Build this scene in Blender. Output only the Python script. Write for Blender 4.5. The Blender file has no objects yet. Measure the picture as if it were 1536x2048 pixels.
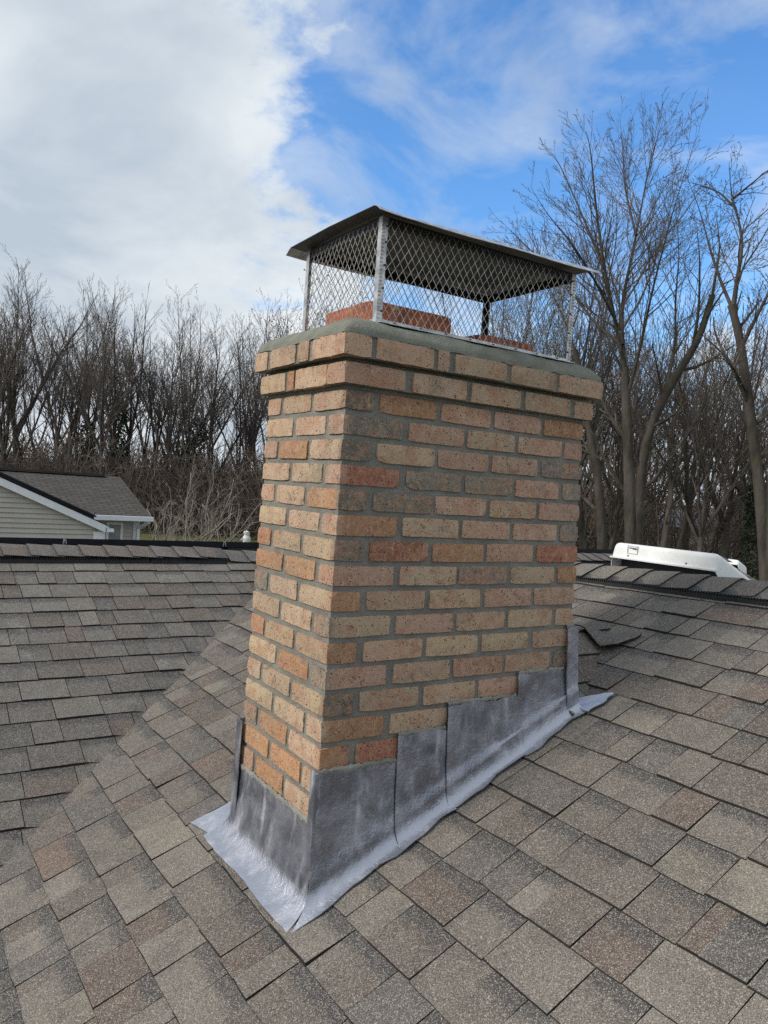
import bpy, math, random
import numpy as np
from mathutils import Matrix, Vector

R = math.radians
rnd = random.Random(7)
SC = bpy.context.scene
COL = SC.collection

# ---------------------------------------------------------------- camera
cam_d = bpy.data.cameras.new('camera')
cam = bpy.data.objects.new('camera', cam_d)
COL.objects.link(cam)
cam_d.sensor_fit = 'VERTICAL'
cam_d.sensor_height = 36.0
cam_d.lens = 1538.0 / 2048.0 * 36.0
cam_d.clip_start = 0.05
cam_d.clip_end = 4000
CR = ((0.831061, -0.552016, 0.067937), (0.040588, -0.06163, -0.997273), (0.554698, 0.831553, -0.028813))
CP = (-1.072202, -1.835796, -0.2714)
cam.matrix_world = Matrix(((CR[0][0], -CR[1][0], -CR[2][0], CP[0]),
                           (CR[0][1], -CR[1][1], -CR[2][1], CP[1]),
                           (CR[0][2], -CR[1][2], -CR[2][2], CP[2]),
                           (0, 0, 0, 1)))
SC.camera = cam

# ---------------------------------------------------------------- sky and sun
SUN_DIR = Vector((-0.80, 0.16, 0.58)).normalized()
SUN_EL = math.asin(SUN_DIR.z)
SUN_ROT = math.atan2(SUN_DIR.x, SUN_DIR.y)
world = bpy.data.worlds.new('World')
SC.world = world
world.use_nodes = True
wt = world.node_tree
wt.nodes.clear()


def wn(kind, **kw):
    n = wt.nodes.new(kind)
    for k, v in kw.items():
        setattr(n, k, v)
    return n


def wl(a, b):
    wt.links.new(a, b)


def wmath(op, a, b=None, clamp=False):
    n = wn('ShaderNodeMath', operation=op, use_clamp=clamp)
    for i, v in enumerate((a, b)):
        if v is None:
            continue
        if isinstance(v, (int, float)):
            n.inputs[i].default_value = v
        else:
            wl(v, n.inputs[i])
    return n.outputs[0]


sky = wn('ShaderNodeTexSky', sky_type='NISHITA', sun_disc=False)
sky.sun_elevation = SUN_EL
sky.sun_rotation = SUN_ROT
sky.altitude = 100
sky.air_density = 1.0
sky.dust_density = 0.6
sky.ozone_density = 2.0
skyhsv = wn('ShaderNodeHueSaturation')
skyhsv.inputs['Hue'].default_value = 0.504
skyhsv.inputs['Saturation'].default_value = 1.38
skyhsv.inputs['Value'].default_value = 1.15
wl(sky.outputs[0], skyhsv.inputs['Color'])
tc = wn('ShaderNodeTexCoord')
sep = wn('ShaderNodeSeparateXYZ')
wl(tc.outputs['Generated'], sep.inputs[0])
den = wmath('ADD', wmath('MAXIMUM', sep.outputs[2], 0.0), 0.34)
comb = wn('ShaderNodeCombineXYZ')
wl(wmath('DIVIDE', sep.outputs[0], den), comb.inputs[0])
wl(wmath('DIVIDE', sep.outputs[1], den), comb.inputs[1])


def cloud_noise(scale, detail, rough, off, dist=0.0):
    mp = wn('ShaderNodeMapping')
    mp.inputs['Location'].default_value = off
    wl(comb.outputs[0], mp.inputs[0])
    n = wn('ShaderNodeTexNoise')
    n.inputs['Scale'].default_value = scale
    n.inputs['Detail'].default_value = detail
    n.inputs['Roughness'].default_value = rough
    n.inputs['Distortion'].default_value = dist
    wl(mp.outputs[0], n.inputs['Vector'])
    return n.outputs['Fac']


big = cloud_noise(1.35, 9, 0.62, (3.1, 1.7, 0.0), 0.25)
small = cloud_noise(3.9, 8, 0.64, (7.3, 2.2, 0.0), 0.2)
# broken overcast: cloud all round, opening to blue in one quarter
GAP = Vector((0.555, 0.832, 0)) + Vector((0.831, -0.552, 0)) * 0.26 + Vector((0, 0, 0.60))
GAP.normalize()
dotn = wn('ShaderNodeVectorMath', operation='DOT_PRODUCT')
wl(tc.outputs['Generated'], dotn.inputs[0])
dotn.inputs[1].default_value = GAP
gap = wmath('MULTIPLY', wmath('SUBTRACT', 0.940, dotn.outputs['Value']), 6.5)
gap = wmath('MINIMUM', gap, 0.75)
cov = wmath('ADD', gap, wmath('ADD', wmath('MULTIPLY', wmath('SUBTRACT', big, 0.5), 1.5),
                              wmath('MULTIPLY', wmath('SUBTRACT', small, 0.5), 1.5)))
ramp = wn('ShaderNodeMapRange', interpolation_type='SMOOTHSTEP')
ramp.inputs['From Min'].default_value = -0.14
ramp.inputs['From Max'].default_value = 0.26
ramp.inputs['To Min'].default_value = 0.10
ramp.inputs['To Max'].default_value = 1.0
wl(cov, ramp.inputs['Value'])
shade = wn('ShaderNodeMapRange')
shade.inputs['From Min'].default_value = 0.34
shade.inputs['From Max'].default_value = 0.64
wl(cloud_noise(2.2, 6, 0.55, (1.3, 5.1, 0.0), 0.3), shade.inputs['Value'])
ccol = wn('ShaderNodeMixRGB')
ccol.inputs[1].default_value = (2.45, 2.85, 3.3, 1)
ccol.inputs[2].default_value = (4.15, 4.4, 4.55, 1)
wl(shade.outputs[0], ccol.inputs[0])
wisp = wn('ShaderNodeMapRange', interpolation_type='SMOOTHSTEP')
wisp.inputs['From Min'].default_value = 0.38
wisp.inputs['From Max'].default_value = 0.66
wisp.inputs['To Max'].default_value = 0.55
wl(cloud_noise(3.4, 7, 0.58, (9.4, 3.3, 0.0), 0.4), wisp.inputs['Value'])
mixc = wn('ShaderNodeMixRGB')
wl(wmath('MAXIMUM', ramp.outputs[0], wisp.outputs[0]), mixc.inputs[0])
wl(skyhsv.outputs[0], mixc.inputs[1])
wl(ccol.outputs[0], mixc.inputs[2])
bg = wn('ShaderNodeBackground')
bg.inputs['Strength'].default_value = 0.10
wl(mixc.outputs[0], bg.inputs['Color'])
wo = wn('ShaderNodeOutputWorld')
wl(bg.outputs[0], wo.inputs['Surface'])

sun_d = bpy.data.lights.new('sun', 'SUN')
sun_d.energy = 1.5
sun_d.angle = R(16)
sun_d.color = (1.0, 0.93, 0.83)
sun = bpy.data.objects.new('sun', sun_d)
COL.objects.link(sun)
sun.rotation_euler = SUN_DIR.to_track_quat('Z', 'Y').to_euler()
sun.location = SUN_DIR * 40

SC.view_settings.view_transform = 'Standard'
SC.view_settings.look = 'None'
SC.view_settings.exposure = 1.05
SC.view_settings.gamma = 1.0
SC.view_settings.use_curve_mapping = False
SC.render.engine = 'CYCLES'
SC.cycles.max_bounces = 6
SC.cycles.use_denoising = False


# ---------------------------------------------------------------- materials
class NT:
    def __init__(s, name):
        s.m = bpy.data.materials.new(name)
        s.m.use_nodes = True
        s.t = s.m.node_tree
        s.t.nodes.clear()
        s.out = s.n('ShaderNodeOutputMaterial')
        s.b = s.n('ShaderNodeBsdfPrincipled')
        s.l(s.b.outputs[0], s.out.inputs['Surface'])
        s._pos = None

    def n(s, kind, **kw):
        n = s.t.nodes.new(kind)
        for k, v in kw.items():
            setattr(n, k, v)
        return n

    def l(s, a, b):
        s.t.links.new(a, b)

    def put(s, sock, v):
        if isinstance(v, (int, float)):
            sock.default_value = v
        elif isinstance(v, (tuple, list)):
            sock.default_value = tuple(v) + ((1,) if len(v) == 3 and sock.type == 'RGBA' else ())
        else:
            s.l(v, sock)

    def pos(s, local=False):
        if local:
            return s.n('ShaderNodeTexCoord').outputs['Object']
        if s._pos is None:
            s._pos = s.n('ShaderNodeNewGeometry').outputs['Position']
        return s._pos

    def noise(s, scale, detail=3, rough=0.55, stretch=None, dist=0.0, local=False, col=False):
        v = s.pos(local)
        if stretch:
            mp = s.n('ShaderNodeMapping')
            mp.inputs['Scale'].default_value = stretch
            s.l(v, mp.inputs[0])
            v = mp.outputs[0]
        n = s.n('ShaderNodeTexNoise')
        n.inputs['Scale'].default_value = scale
        n.inputs['Detail'].default_value = detail
        n.inputs['Roughness'].default_value = rough
        n.inputs['Distortion'].default_value = dist
        s.l(v, n.inputs['Vector'])
        return n.outputs['Color' if col else 'Fac']

    def voro(s, scale, feature='F1'):
        n = s.n('ShaderNodeTexVoronoi', feature=feature)
        n.inputs['Scale'].default_value = scale
        s.l(s.pos(), n.inputs['Vector'])
        return n.outputs

    def mr(s, v, a, b, c=0.0, d=1.0, smooth=True):
        n = s.n('ShaderNodeMapRange', interpolation_type='SMOOTHSTEP' if smooth else 'LINEAR')
        for i, x in enumerate((v, a, b, c, d)):
            s.put(n.inputs[i], x)
        return n.outputs[0]

    def math(s, op, a, b=0.0, clamp=False):
        n = s.n('ShaderNodeMath', operation=op, use_clamp=clamp)
        s.put(n.inputs[0], a)
        s.put(n.inputs[1], b)
        return n.outputs[0]

    def mix(s, f, a, b, mode='MIX'):
        n = s.n('ShaderNodeMixRGB', blend_type=mode)
        s.put(n.inputs[0], f)
        s.put(n.inputs[1], a)
        s.put(n.inputs[2], b)
        return n.outputs[0]

    def attr(s, name):
        return s.n('ShaderNodeAttribute', attribute_name=name)

    def bump(s, h, dist=0.002, strength=1.0, prev=None):
        n = s.n('ShaderNodeBump')
        n.inputs['Strength'].default_value = strength
        n.inputs['Distance'].default_value = dist
        s.l(h, n.inputs['Height'])
        if prev is not None:
            s.l(prev, n.inputs['Normal'])
        s.l(n.outputs[0], s.b.inputs['Normal'])
        return n.outputs[0]

    def set(s, color=None, rough=None, metal=None, spec=None):
        if color is not None:
            s.put(s.b.inputs['Base Color'], color)
        if rough is not None:
            s.put(s.b.inputs['Roughness'], rough)
        if metal is not None:
            s.put(s.b.inputs['Metallic'], metal)
        if spec is not None:
            s.put(s.b.inputs['Specular IOR Level'], spec)
        return s.m


M = {}


def mat_brick():
    t = NT('brick_clay')
    a = t.attr('tone')
    big = t.noise(16, 4, 0.6, dist=0.4)
    mid = t.noise(70, 4, 0.65)
    fine = t.noise(480, 3, 0.75)
    c = t.mix(t.mr(big, 0.44, 0.64, 0, 0.60), a.outputs['Color'], (0.42, 0.19, 0.12))
    c = t.mix(t.mr(t.noise(21, 4, 0.6, dist=0.6), 0.54, 0.70, 0, 0.5), c, (0.50, 0.27, 0.12))
    c = t.mix(t.mr(t.noise(2.3, 5, 0.7), 0.50, 0.68, 0, 0.35), c, (0.20, 0.165, 0.13))
    c = t.mix(t.mr(mid, 0.40, 0.62, 0, 0.28), c, (0.56, 0.45, 0.33))
    c = t.mix(t.mr(t.noise(75, 4, 0.65, (1, 1, 0.22)), 0.55, 0.70, 0, 0.4), c, (0.62, 0.51, 0.38))
    c = t.mix(t.mr(t.noise(5.5, 5, 0.7), 0.55, 0.72, 0, 0.50), c, (0.15, 0.13, 0.108))
    c = t.mix(t.mr(t.noise(8.5, 5, 0.7, (1, 1, 0.5)), 0.60, 0.74, 0, 0.45), c, (0.60, 0.55, 0.47))
    c = t.mix(t.mr(t.noise(34, 3, 0.6), 0.58, 0.72, 0, 0.6), c, (0.13, 0.105, 0.085))
    c = t.mix(t.mr(fine, 0.53, 0.66, 0, 0.55), c, (0.68, 0.55, 0.42))
    c = t.mix(t.mr(fine, 0.46, 0.34, 0, 0.6), c, (0.10, 0.075, 0.055))
    v = t.voro(115)
    pit = t.mr(v[0], 0.08, 0.36)
    pitm = t.math('MULTIPLY', t.math('SUBTRACT', 1.0, pit), t.mr(t.noise(60, 2), 0.48, 0.60))
    c = t.mix(pitm, c, (0.07, 0.055, 0.045))
    h = t.math('ADD', t.math('MULTIPLY', fine, 0.8), t.math('ADD', t.math('MULTIPLY', mid, 0.8), t.math('MULTIPLY', pitm, -0.9)))
    t.bump(h, 0.005, 0.9)
    return t.set(c, 0.92, 0, 0.25)


def mat_mortar(name, col, alt):
    t = NT(name)
    n1 = t.noise(11, 5, 0.6)
    n2 = t.noise(190, 3, 0.65)
    c = t.mix(t.mr(n1, 0.35, 0.68), col, alt)
    c = t.mix(t.mr(n2, 0.55, 0.75, 0, 0.4), c, (0.36, 0.35, 0.31))
    c = t.mix(t.mr(n2, 0.40, 0.28, 0, 0.5), c, (0.09, 0.09, 0.08))
    c = t.mix(t.mr(t.noise(28, 4, 0.7), 0.60, 0.74, 0, 0.5), c, (0.11, 0.12, 0.10))
    t.bump(t.math('ADD', t.math('MULTIPLY', n2, 0.6), t.noise(30, 5, 0.65)), 0.010, 0.85)
    return t.set(c, 0.95, 0, 0.2)


def mat_shingle(name='shingle_granules', use_attr=True):
    t = NT(name)
    a = t.attr('tone')
    fine = t.noise(240, 2, 0.75)
    gran = t.noise(520, 1, 0.5)
    mid = t.noise(45, 3, 0.6)
    base = a.outputs['Color']
    vcol = t.voro(560)[1]
    sepc = t.n('ShaderNodeSeparateColor')
    t.l(vcol, sepc.inputs[0])
    cell = sepc.outputs[0]
    c = t.mix(t.mr(mid, 0.40, 0.65, 0, 0.22), base, (0.25, 0.228, 0.20))
    c = t.mix(t.mr(t.noise(7.5, 5, 0.65), 0.42, 0.7, 0, 0.5), c, (0.085, 0.077, 0.071))
    c = t.mix(t.mr(t.noise(19, 5, 0.7), 0.55, 0.72, 0, 0.32), c, (0.23, 0.208, 0.182))
    # darker blend of granules along the head of a tab
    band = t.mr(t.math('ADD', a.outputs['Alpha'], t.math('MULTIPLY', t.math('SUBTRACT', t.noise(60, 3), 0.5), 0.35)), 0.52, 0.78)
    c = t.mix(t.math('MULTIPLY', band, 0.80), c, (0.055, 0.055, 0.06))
    c = t.mix(t.mr(cell, 0.68, 0.98, 0, 0.66), c, (0.50, 0.455, 0.395))
    c = t.mix(t.mr(cell, 0.36, 0.02, 0, 0.72), c, (0.045, 0.042, 0.040))
    c = t.mix(t.mr(fine, 0.60, 0.74, 0, 0.5), c, (0.44, 0.405, 0.36))
    # worn and dusty patches
    c = t.mix(t.mr(t.noise(3.1, 6, 0.7), 0.60, 0.74, 0, 0.40), c, (0.40, 0.385, 0.36))
    h = t.math('ADD', t.math('MULTIPLY', cell, 0.6), t.math('MULTIPLY', fine, 0.8))
    b1 = t.bump(h, 0.0022, 0.9)
    t.bump(t.noise(9, 3, 0.5), 0.012, 0.5, b1)
    return t.set(c, 0.93, 0, 0.25)


def mat_lead():
    t = NT('lead_sheet')
    n1 = t.noise(9, 5, 0.62, dist=0.5)
    n2 = t.noise(60, 4, 0.65)
    st = t.noise(22, 4, 0.6, (1.0, 1.0, 0.22))
    c = t.mix(t.mr(n1, 0.35, 0.66), (0.25, 0.265, 0.315), (0.40, 0.415, 0.475))
    c = t.mix(t.mr(n2, 0.56, 0.72, 0, 0.4), c, (0.46, 0.47, 0.52))
    c = t.mix(t.mr(st, 0.62, 0.76, 0, 0.5), c, (0.66, 0.66, 0.68))
    c = t.mix(t.mr(t.noise(14, 5, 0.65), 0.56, 0.74, 0, 0.42), c, (0.14, 0.152, 0.19))
    sheen = t.attr('tone').outputs['Alpha']  # sky sheen painted as paler lead on fold and flange, with dressing marks
    sheen = t.mr(t.math('ADD', sheen, t.math('MULTIPLY', t.math('SUBTRACT', t.noise(30, 5, 0.7, (1, 1, 0.4)), 0.5), 0.9)), 0.30, 0.75)
    c = t.mix(t.math('MULTIPLY', sheen, 0.8), c, (0.44, 0.46, 0.53))
    r = t.mr(n1, 0.3, 0.7, 0.28, 0.48)
    scr = t.noise(70, 5, 0.75, (1.0, 0.35, 0.12))
    c = t.mix(t.mr(scr, 0.60, 0.72, 0, 0.55), c, (0.70, 0.70, 0.72))
    m = t.mr(st, 0.50, 0.72, 0.85, 0.35)
    b1 = t.bump(t.noise(24, 4, 0.55), 0.006, 0.55)
    t.bump(t.noise(150, 3, 0.6), 0.0022, 0.6, b1)
    return t.set(c, r, m)


def mat_simple(name, col, rough=0.6, metal=0.0, var=0.15, scale=20, bump=0.0, bscale=120, spec=0.4, local=False, stretch=None):
    t = NT(name)
    n = t.noise(scale, 4, 0.6, stretch, local=local)
    lo = tuple(x * (1 - var) for x in col)
    hi = tuple(min(1, x * (1 + var)) for x in col)
    c = t.mix(t.mr(n, 0.32, 0.68), lo, hi)
    if bump:
        t.bump(t.noise(bscale, 3, 0.6, local=local), bump, 0.8)
    return t.set(c, rough, metal, spec)


def mat_bark(name, col, moss=0.0):
    t = NT(name)
    n = t.noise(3.5, 5, 0.65, (1, 1, 0.35))
    n2 = t.noise(14, 4, 0.7, (1, 1, 0.25))
    c = t.mix(t.mr(n, 0.3, 0.7), tuple(x * 0.6 for x in col), tuple(min(1, x * 1.35) for x in col))
    c = t.mix(t.mr(n2, 0.58, 0.72, 0, 0.6), c, tuple(x * 0.35 for x in col))
    if moss:
        c = t.mix(t.mr(t.noise(1.7, 4, 0.6), 0.52, 0.68, 0, moss), c, (0.075, 0.085, 0.045))
    t.bump(n2, 0.03, 0.8)
    return t.set(c, 0.95, 0, 0.15)


def mat_ground():
    t = NT('lawn_and_leaf_litter')
    sp = t.n('ShaderNodeSeparateXYZ')
    t.l(t.pos(), sp.inputs[0])
    d = t.math('ADD', t.math('MULTIPLY', sp.outputs[0], 0.555), t.math('MULTIPLY', sp.outputs[1], 0.832))
    d = t.math('ADD', d, t.math('MULTIPLY', t.math('SUBTRACT', t.noise(0.09, 4), 0.5), 22))
    g = t.mix(t.mr(t.noise(1.3, 5), 0.35, 0.65), (0.07, 0.085, 0.028), (0.13, 0.12, 0.055))
    lf = t.mix(t.mr(t.noise(2.6, 5, 0.7), 0.35, 0.65), (0.055, 0.040, 0.028), (0.125, 0.088, 0.060))
    c = t.mix(t.mr(d, 56, 64), g, lf)
    t.bump(t.noise(6, 4, 0.7), 0.08, 0.6)
    return t.set(c, 0.97, 0, 0.15)


def mat_hroof():
    t = NT('far_roof_shingles')
    # rows and tabs too small to tell apart at this distance
    w = t.n('ShaderNodeTexBrick')
    w.inputs['Scale'].default_value = 1.0
    w.inputs['Brick Width'].default_value = 0.34
    w.inputs['Row Height'].default_value = 0.145
    w.inputs['Mortar Size'].default_value = 0.022
    w.inputs['Color1'].default_value = (0.105, 0.094, 0.085, 1)
    w.inputs['Color2'].default_value = (0.065, 0.060, 0.056, 1)
    w.inputs['Mortar'].default_value = (0.035, 0.033, 0.031, 1)
    uv = t.n('ShaderNodeUVMap')
    t.l(uv.outputs[0], w.inputs['Vector'])
    n = t.noise(3.5, 4, 0.6)
    c = t.mix(t.mr(n, 0.4, 0.7, 0, 0.5), w.outputs[0], (0.06, 0.057, 0.052))
    c = t.mix(t.mr(t.noise(40, 2), 0.5, 0.8, 0, 0.5), c, (0.20, 0.185, 0.165))
    t.bump(w.outputs[1], 0.01, 0.6)
    return t.set(c, 0.95, 0, 0.2)


M['brick'] = mat_brick()
M['mortar'] = mat_mortar('mortar_joint', (0.180, 0.177, 0.158), (0.25, 0.243, 0.217))
M['crown'] = mat_mortar('crown_cement', (0.175, 0.182, 0.155), (0.235, 0.24, 0.205))
M['shingle'] = mat_shingle()
M['asphalt'] = mat_simple('asphalt_cut_edge', (0.016, 0.0155, 0.015), 0.9, 0, 0.3, 40)
M['lead'] = mat_lead()
M['galv'] = mat_simple('galvanised_steel', (0.46, 0.465, 0.475), 0.42, 0.75, 0.3, 30)
M['wire'] = mat_simple('galvanised_wire', (0.42, 0.41, 0.385), 0.45, 0.55, 0.4, 60)
M['lid'] = mat_simple('lid_shaded_metal', (0.12, 0.12, 0.12), 0.45, 0.5, 0.15, 12)  # underside shade put into a darker metal; the lips stay galvanised
M['dark_steel'] = mat_simple('dark_steel', (0.04, 0.04, 0.045), 0.5, 0.5, 0.2, 40)
def mat_flue():
    t = NT('terracotta_flue')
    c = t.mix(t.mr(t.noise(22, 4, 0.6), 0.3, 0.7), (0.24, 0.075, 0.045), (0.42, 0.14, 0.075))
    c = t.mix(t.mr(t.noise(9, 5, 0.7), 0.54, 0.68, 0, 0.75), c, (0.34, 0.32, 0.28))
    c = t.mix(t.mr(t.noise(13, 5, 0.7), 0.58, 0.72, 0, 0.7), c, (0.06, 0.05, 0.045))
    t.bump(t.noise(90, 3), 0.003, 0.7)
    return t.set(c, 0.9, 0, 0.2)


M['terra'] = mat_flue()
M['vent'] = mat_simple('black_vent_plastic', (0.016, 0.017, 0.019), 0.5, 0, 0.3, 30)
def mat_hood():
    t = NT('white_painted_metal')
    n = t.noise(9, 5, 0.65)
    c = t.mix(t.mr(n, 0.35, 0.7), (0.74, 0.76, 0.775), (0.68, 0.685, 0.67))
    c = t.mix(t.mr(t.noise(85, 3, 0.7), 0.62, 0.70, 0, 0.55), c, (0.36, 0.34, 0.30))
    t.bump(t.noise(12, 3), 0.004, 0.4)
    return t.set(c, 0.4, 0, 0.4)


M['white_metal'] = mat_hood()
M['black_panel'] = mat_simple('black_anodised_frame', (0.012, 0.014, 0.022), 0.35, 0.4, 0.2, 15)
M['glass_panel'] = mat_simple('solar_cell_glass', (0.01, 0.013, 0.03), 0.12, 0, 0.2, 8)
M['siding'] = mat_simple('tan_vinyl_siding', (0.43, 0.405, 0.37), 0.6, 0, 0.05, 3)
M['white_trim'] = mat_simple('white_trim_paint', (0.72, 0.75, 0.80), 0.5, 0, 0.04, 5)
M['pane'] = mat_simple('window_glass', (0.26, 0.27, 0.28), 0.15, 0, 0.2, 2)
M['hroof'] = mat_hroof()
M['farwhite'] = mat_simple('white_clapboard', (0.74, 0.76, 0.79), 0.7, 0, 0.06, 2)
M['farroof'] = mat_simple('slate_blue_roof', (0.13, 0.15, 0.185), 0.9, 0, 0.25, 3)
M['dark_roof'] = mat_simple('dark_porch_roof', (0.045, 0.040, 0.036), 0.9, 0, 0.25, 3)
M['ground'] = mat_ground()
M['bark'] = mat_bark('grey_brown_bark', (0.066, 0.058, 0.051), 0.4)
M['bark2'] = mat_bark('brown_bark', (0.085, 0.073, 0.066), 0.25)
M['twig'] = mat_bark('twig_bark', (0.125, 0.108, 0.101))
M['twig_red'] = mat_bark('red_bud_twigs', (0.26, 0.10, 0.09))
M['twig_pale'] = mat_bark('pale_twig_bark', (0.25, 0.225, 0.195))
M['brush'] = mat_bark('dry_brush_stems', (0.135, 0.110, 0.097))
M['ivy'] = mat_simple('ivy_leaves', (0.024, 0.040, 0.020), 0.6, 0, 0.6, 3)
M['stone_white'] = mat_simple('white_stone', (0.78, 0.78, 0.76), 0.8, 0, 0.08, 20)
M['ink'] = mat_simple('label_ink', (0.06, 0.06, 0.065), 0.7, 0, 0.1, 20)


# ---------------------------------------------------------------- mesh helpers
class MB:
    def __init__(s):
        s.v, s.f, s.mi, s.tone = [], [], [], []

    def add(s, verts, faces, mi=0, tone=None):
        o = len(s.v)
        s.v += [tuple(p) for p in verts]
        s.f += [tuple(i + o for i in f) for f in faces]
        s.mi += [mi] * len(faces) if isinstance(mi, int) else list(mi)
        if tone is not None:
            s.tone += [tone] * len(verts) if isinstance(tone, tuple) else list(tone)

    def box(s, a, b, mi=0, fn=None, tone=None):
        (x0, y0, z0), (x1, y1, z1) = a, b
        vs = [(x0, y0, z0), (x1, y0, z0), (x1, y1, z0), (x0, y1, z0), (x0, y0, z1), (x1, y0, z1), (x1, y1, z1), (x0, y1, z1)]
        if fn:
            vs = [fn(*p) for p in vs]
        s.add(vs, [(0, 3, 2, 1), (4, 5, 6, 7), (0, 1, 5, 4), (1, 2, 6, 5), (2, 3, 7, 6), (3, 0, 4, 7)], mi, tone)

    def bar(s, p, q, w, h=None, mi=0, up=(0, 0, 1)):
        p, q = Vector(p), Vector(q)
        d = (q - p).normalized()
        u = Vector(up)
        r = d.cross(u)
        if r.length < 1e-5:
            r = d.cross(Vector((1, 0, 0)))
        r.normalize()
        n = r.cross(d).normalized()
        h = w if h is None else h
        vs = []
        for c in (p, q):
            for a, b in ((-1, -1), (1, -1), (1, 1), (-1, 1)):
                vs.append(c + r * (a * w / 2) + n * (b * h / 2))
        s.add(vs, [(0, 1, 2, 3), (7, 6, 5, 4), (0, 4, 5, 1), (1, 5, 6, 2), (2, 6, 7, 3), (3, 7, 4, 0)], mi)

    def grid(s, fn, nu, nv, mi=0, tone=None):
        vs = [fn(i / nu, j / nv) for j in range(nv + 1) for i in range(nu + 1)]
        fs = [(j * (nu + 1) + i, j * (nu + 1) + i + 1, (j + 1) * (nu + 1) + i + 1, (j + 1) * (nu + 1) + i)
              for j in range(nv) for i in range(nu)]
        s.add(vs, fs, mi, tone)

    def build(s, name, mats, parent=None, smooth=False):
        me = bpy.data.meshes.new(name)
        me.from_pydata([tuple(p) for p in s.v], [], s.f)
        for m in (mats if isinstance(mats, (list, tuple)) else [mats]):
            me.materials.append(m)
        if any(s.mi):
            me.polygons.foreach_set('material_index', s.mi)
        if s.tone:
            at = me.color_attributes.new('tone', 'FLOAT_COLOR', 'POINT')
            at.data.foreach_set('color', np.array(s.tone, dtype=np.float32).ravel())
        if smooth:
            me.polygons.foreach_set('use_smooth', [True] * len(me.polygons))
        me.update()
        o = bpy.data.objects.new(name, me)
        COL.objects.link(o)
        if parent is not None:
            o.parent = parent
        return o


def tag(o, label=None, cat=None, group=None, kind=None):
    if label:
        o['label'] = label
    if cat:
        o['category'] = cat
    if group:
        o['group'] = group
    if kind:
        o['kind'] = kind
    return o


def empty(name, loc=(0, 0, 0)):
    o = bpy.data.objects.new(name, None)
    o.empty_display_size = 0.1
    o.location = loc
    COL.objects.link(o)
    return o


def solid(o, t, offset=0.0):
    md = o.modifiers.new('thickness', 'SOLIDIFY')
    md.thickness = t
    md.offset = offset
    return crisp(o)


def crisp(o, ang=40):
    md = o.modifiers.new('sharp_edges', 'EDGE_SPLIT')
    md.split_angle = R(ang)
    return o


def bevel(o, w, seg=2, ang=35):
    md = o.modifiers.new('bevel', 'BEVEL')
    md.width = w
    md.segments = seg
    md.limit_method = 'ANGLE'
    md.angle_limit = R(ang)
    return o


def child(name, fn, mats, parent, smooth=False):
    m = MB()
    fn(m)
    return m.build(name, mats, parent, smooth)


# ================================================================= terrain
GZ = -4.2


def gz(x, y):
    d = 0.555 * (x - CP[0]) + 0.832 * (y - CP[1])
    s = max(0.0, (d - 62) / 60.0)
    return GZ + 4.6 * (s * s * (3 - 2 * s) if s < 1 else 1.0) + 0.0 * x


def build_ground():
    m = MB()
    N = 90
    rr = [((i / N) ** 2.2) * 1500 for i in range(N + 1)]
    K = 72
    vs = [(10, 12, GZ)]
    for r_ in rr[1:]:
        for k in range(K):
            a = 2 * math.pi * k / K
            x, y = 10 + r_ * math.cos(a), 12 + r_ * math.sin(a)
            vs.append((x, y, gz(x, y)))
    fs = [(0, 1 + k, 1 + (k + 1) % K) for k in range(K)]
    for i in range(N - 1):
        for k in range(K):
            a, b = 1 + i * K + k, 1 + i * K + (k + 1) % K
            fs.append((a, a + K, b + K, b))
    m.add(vs, fs)
    tag(m.build('ground', M['ground'], None, True), kind='structure')


build_ground()

# ================================================================= the roof the chimney stands on
PM = 0.41           # pitch
ZA0 = -1.345
XR = 1.882          # ridge of the chimney slope
VAL = 1.578         # valley: x = y - VAL
YR = 2.992          # ridge of the far slope
ZRB = ZA0 + PM * (YR - VAL)


def zA(x, y):
    fade = min(max((1.6 - y) / 0.8, 0), 1)
    return ZA0 + PM * x - 0.04 * (y - 0.25) * min(max(x / XR, 0), 1) * fade


def zAf(x, y):      # far side of the near ridge
    return zA(XR, y) - PM * (x - XR)


def zB(x, y):
    return ZA0 + PM * (y - VAL)


def zBf(x, y):
    return ZRB - PM * (y - YR)


house = empty('shingled_house', (2, 2, GZ))
tag(house, 'house under the grey-brown shingle roof the chimney stands on', 'house')
HINV = Vector((-2, -2, -GZ))


def hpart(o):
    o.parent = house
    o.location = HINV
    return o


def house_child(name, fn, mats, smooth=False):
    return hpart(child(name, fn, mats, None, smooth))


def deck_poly(m, pts, zf, drop=0.012):
    m.add([(x, y, zf(x, y) - drop) for x, y in pts], [tuple(range(len(pts)))])


def f(m):
    # near slope, split for its slight twist
    ys = [-4.5 + i * 0.5 for i in range(16)]
    m.grid(lambda u, v: ((-2.6 + 2.6 * u), -4.5 + 7.6 * v, zA(-2.6 + 2.6 * u, -4.5 + 7.6 * v) - 0.012), 4, 14)
    m.grid(lambda u, v: (XR * u, -4.5 + 7.6 * v, zA(XR * u, -4.5 + 7.6 * v) - 0.012), 6, 14)


slopeA = house_child('roof_slope', f, M['asphalt'])
slopeA['label'] = 'roof slope around the chimney'


def f(m):
    deck_poly(m, [(-4.5, -2.2), (-3.7, -2.2), (YR - VAL, YR), (-4.5, YR)], zB)


slopeB = house_child('roof_slope', f, M['asphalt'])
slopeB['label'] = 'roof slope beyond the valley'


def tones(n, const):
    return [const] * n


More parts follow.
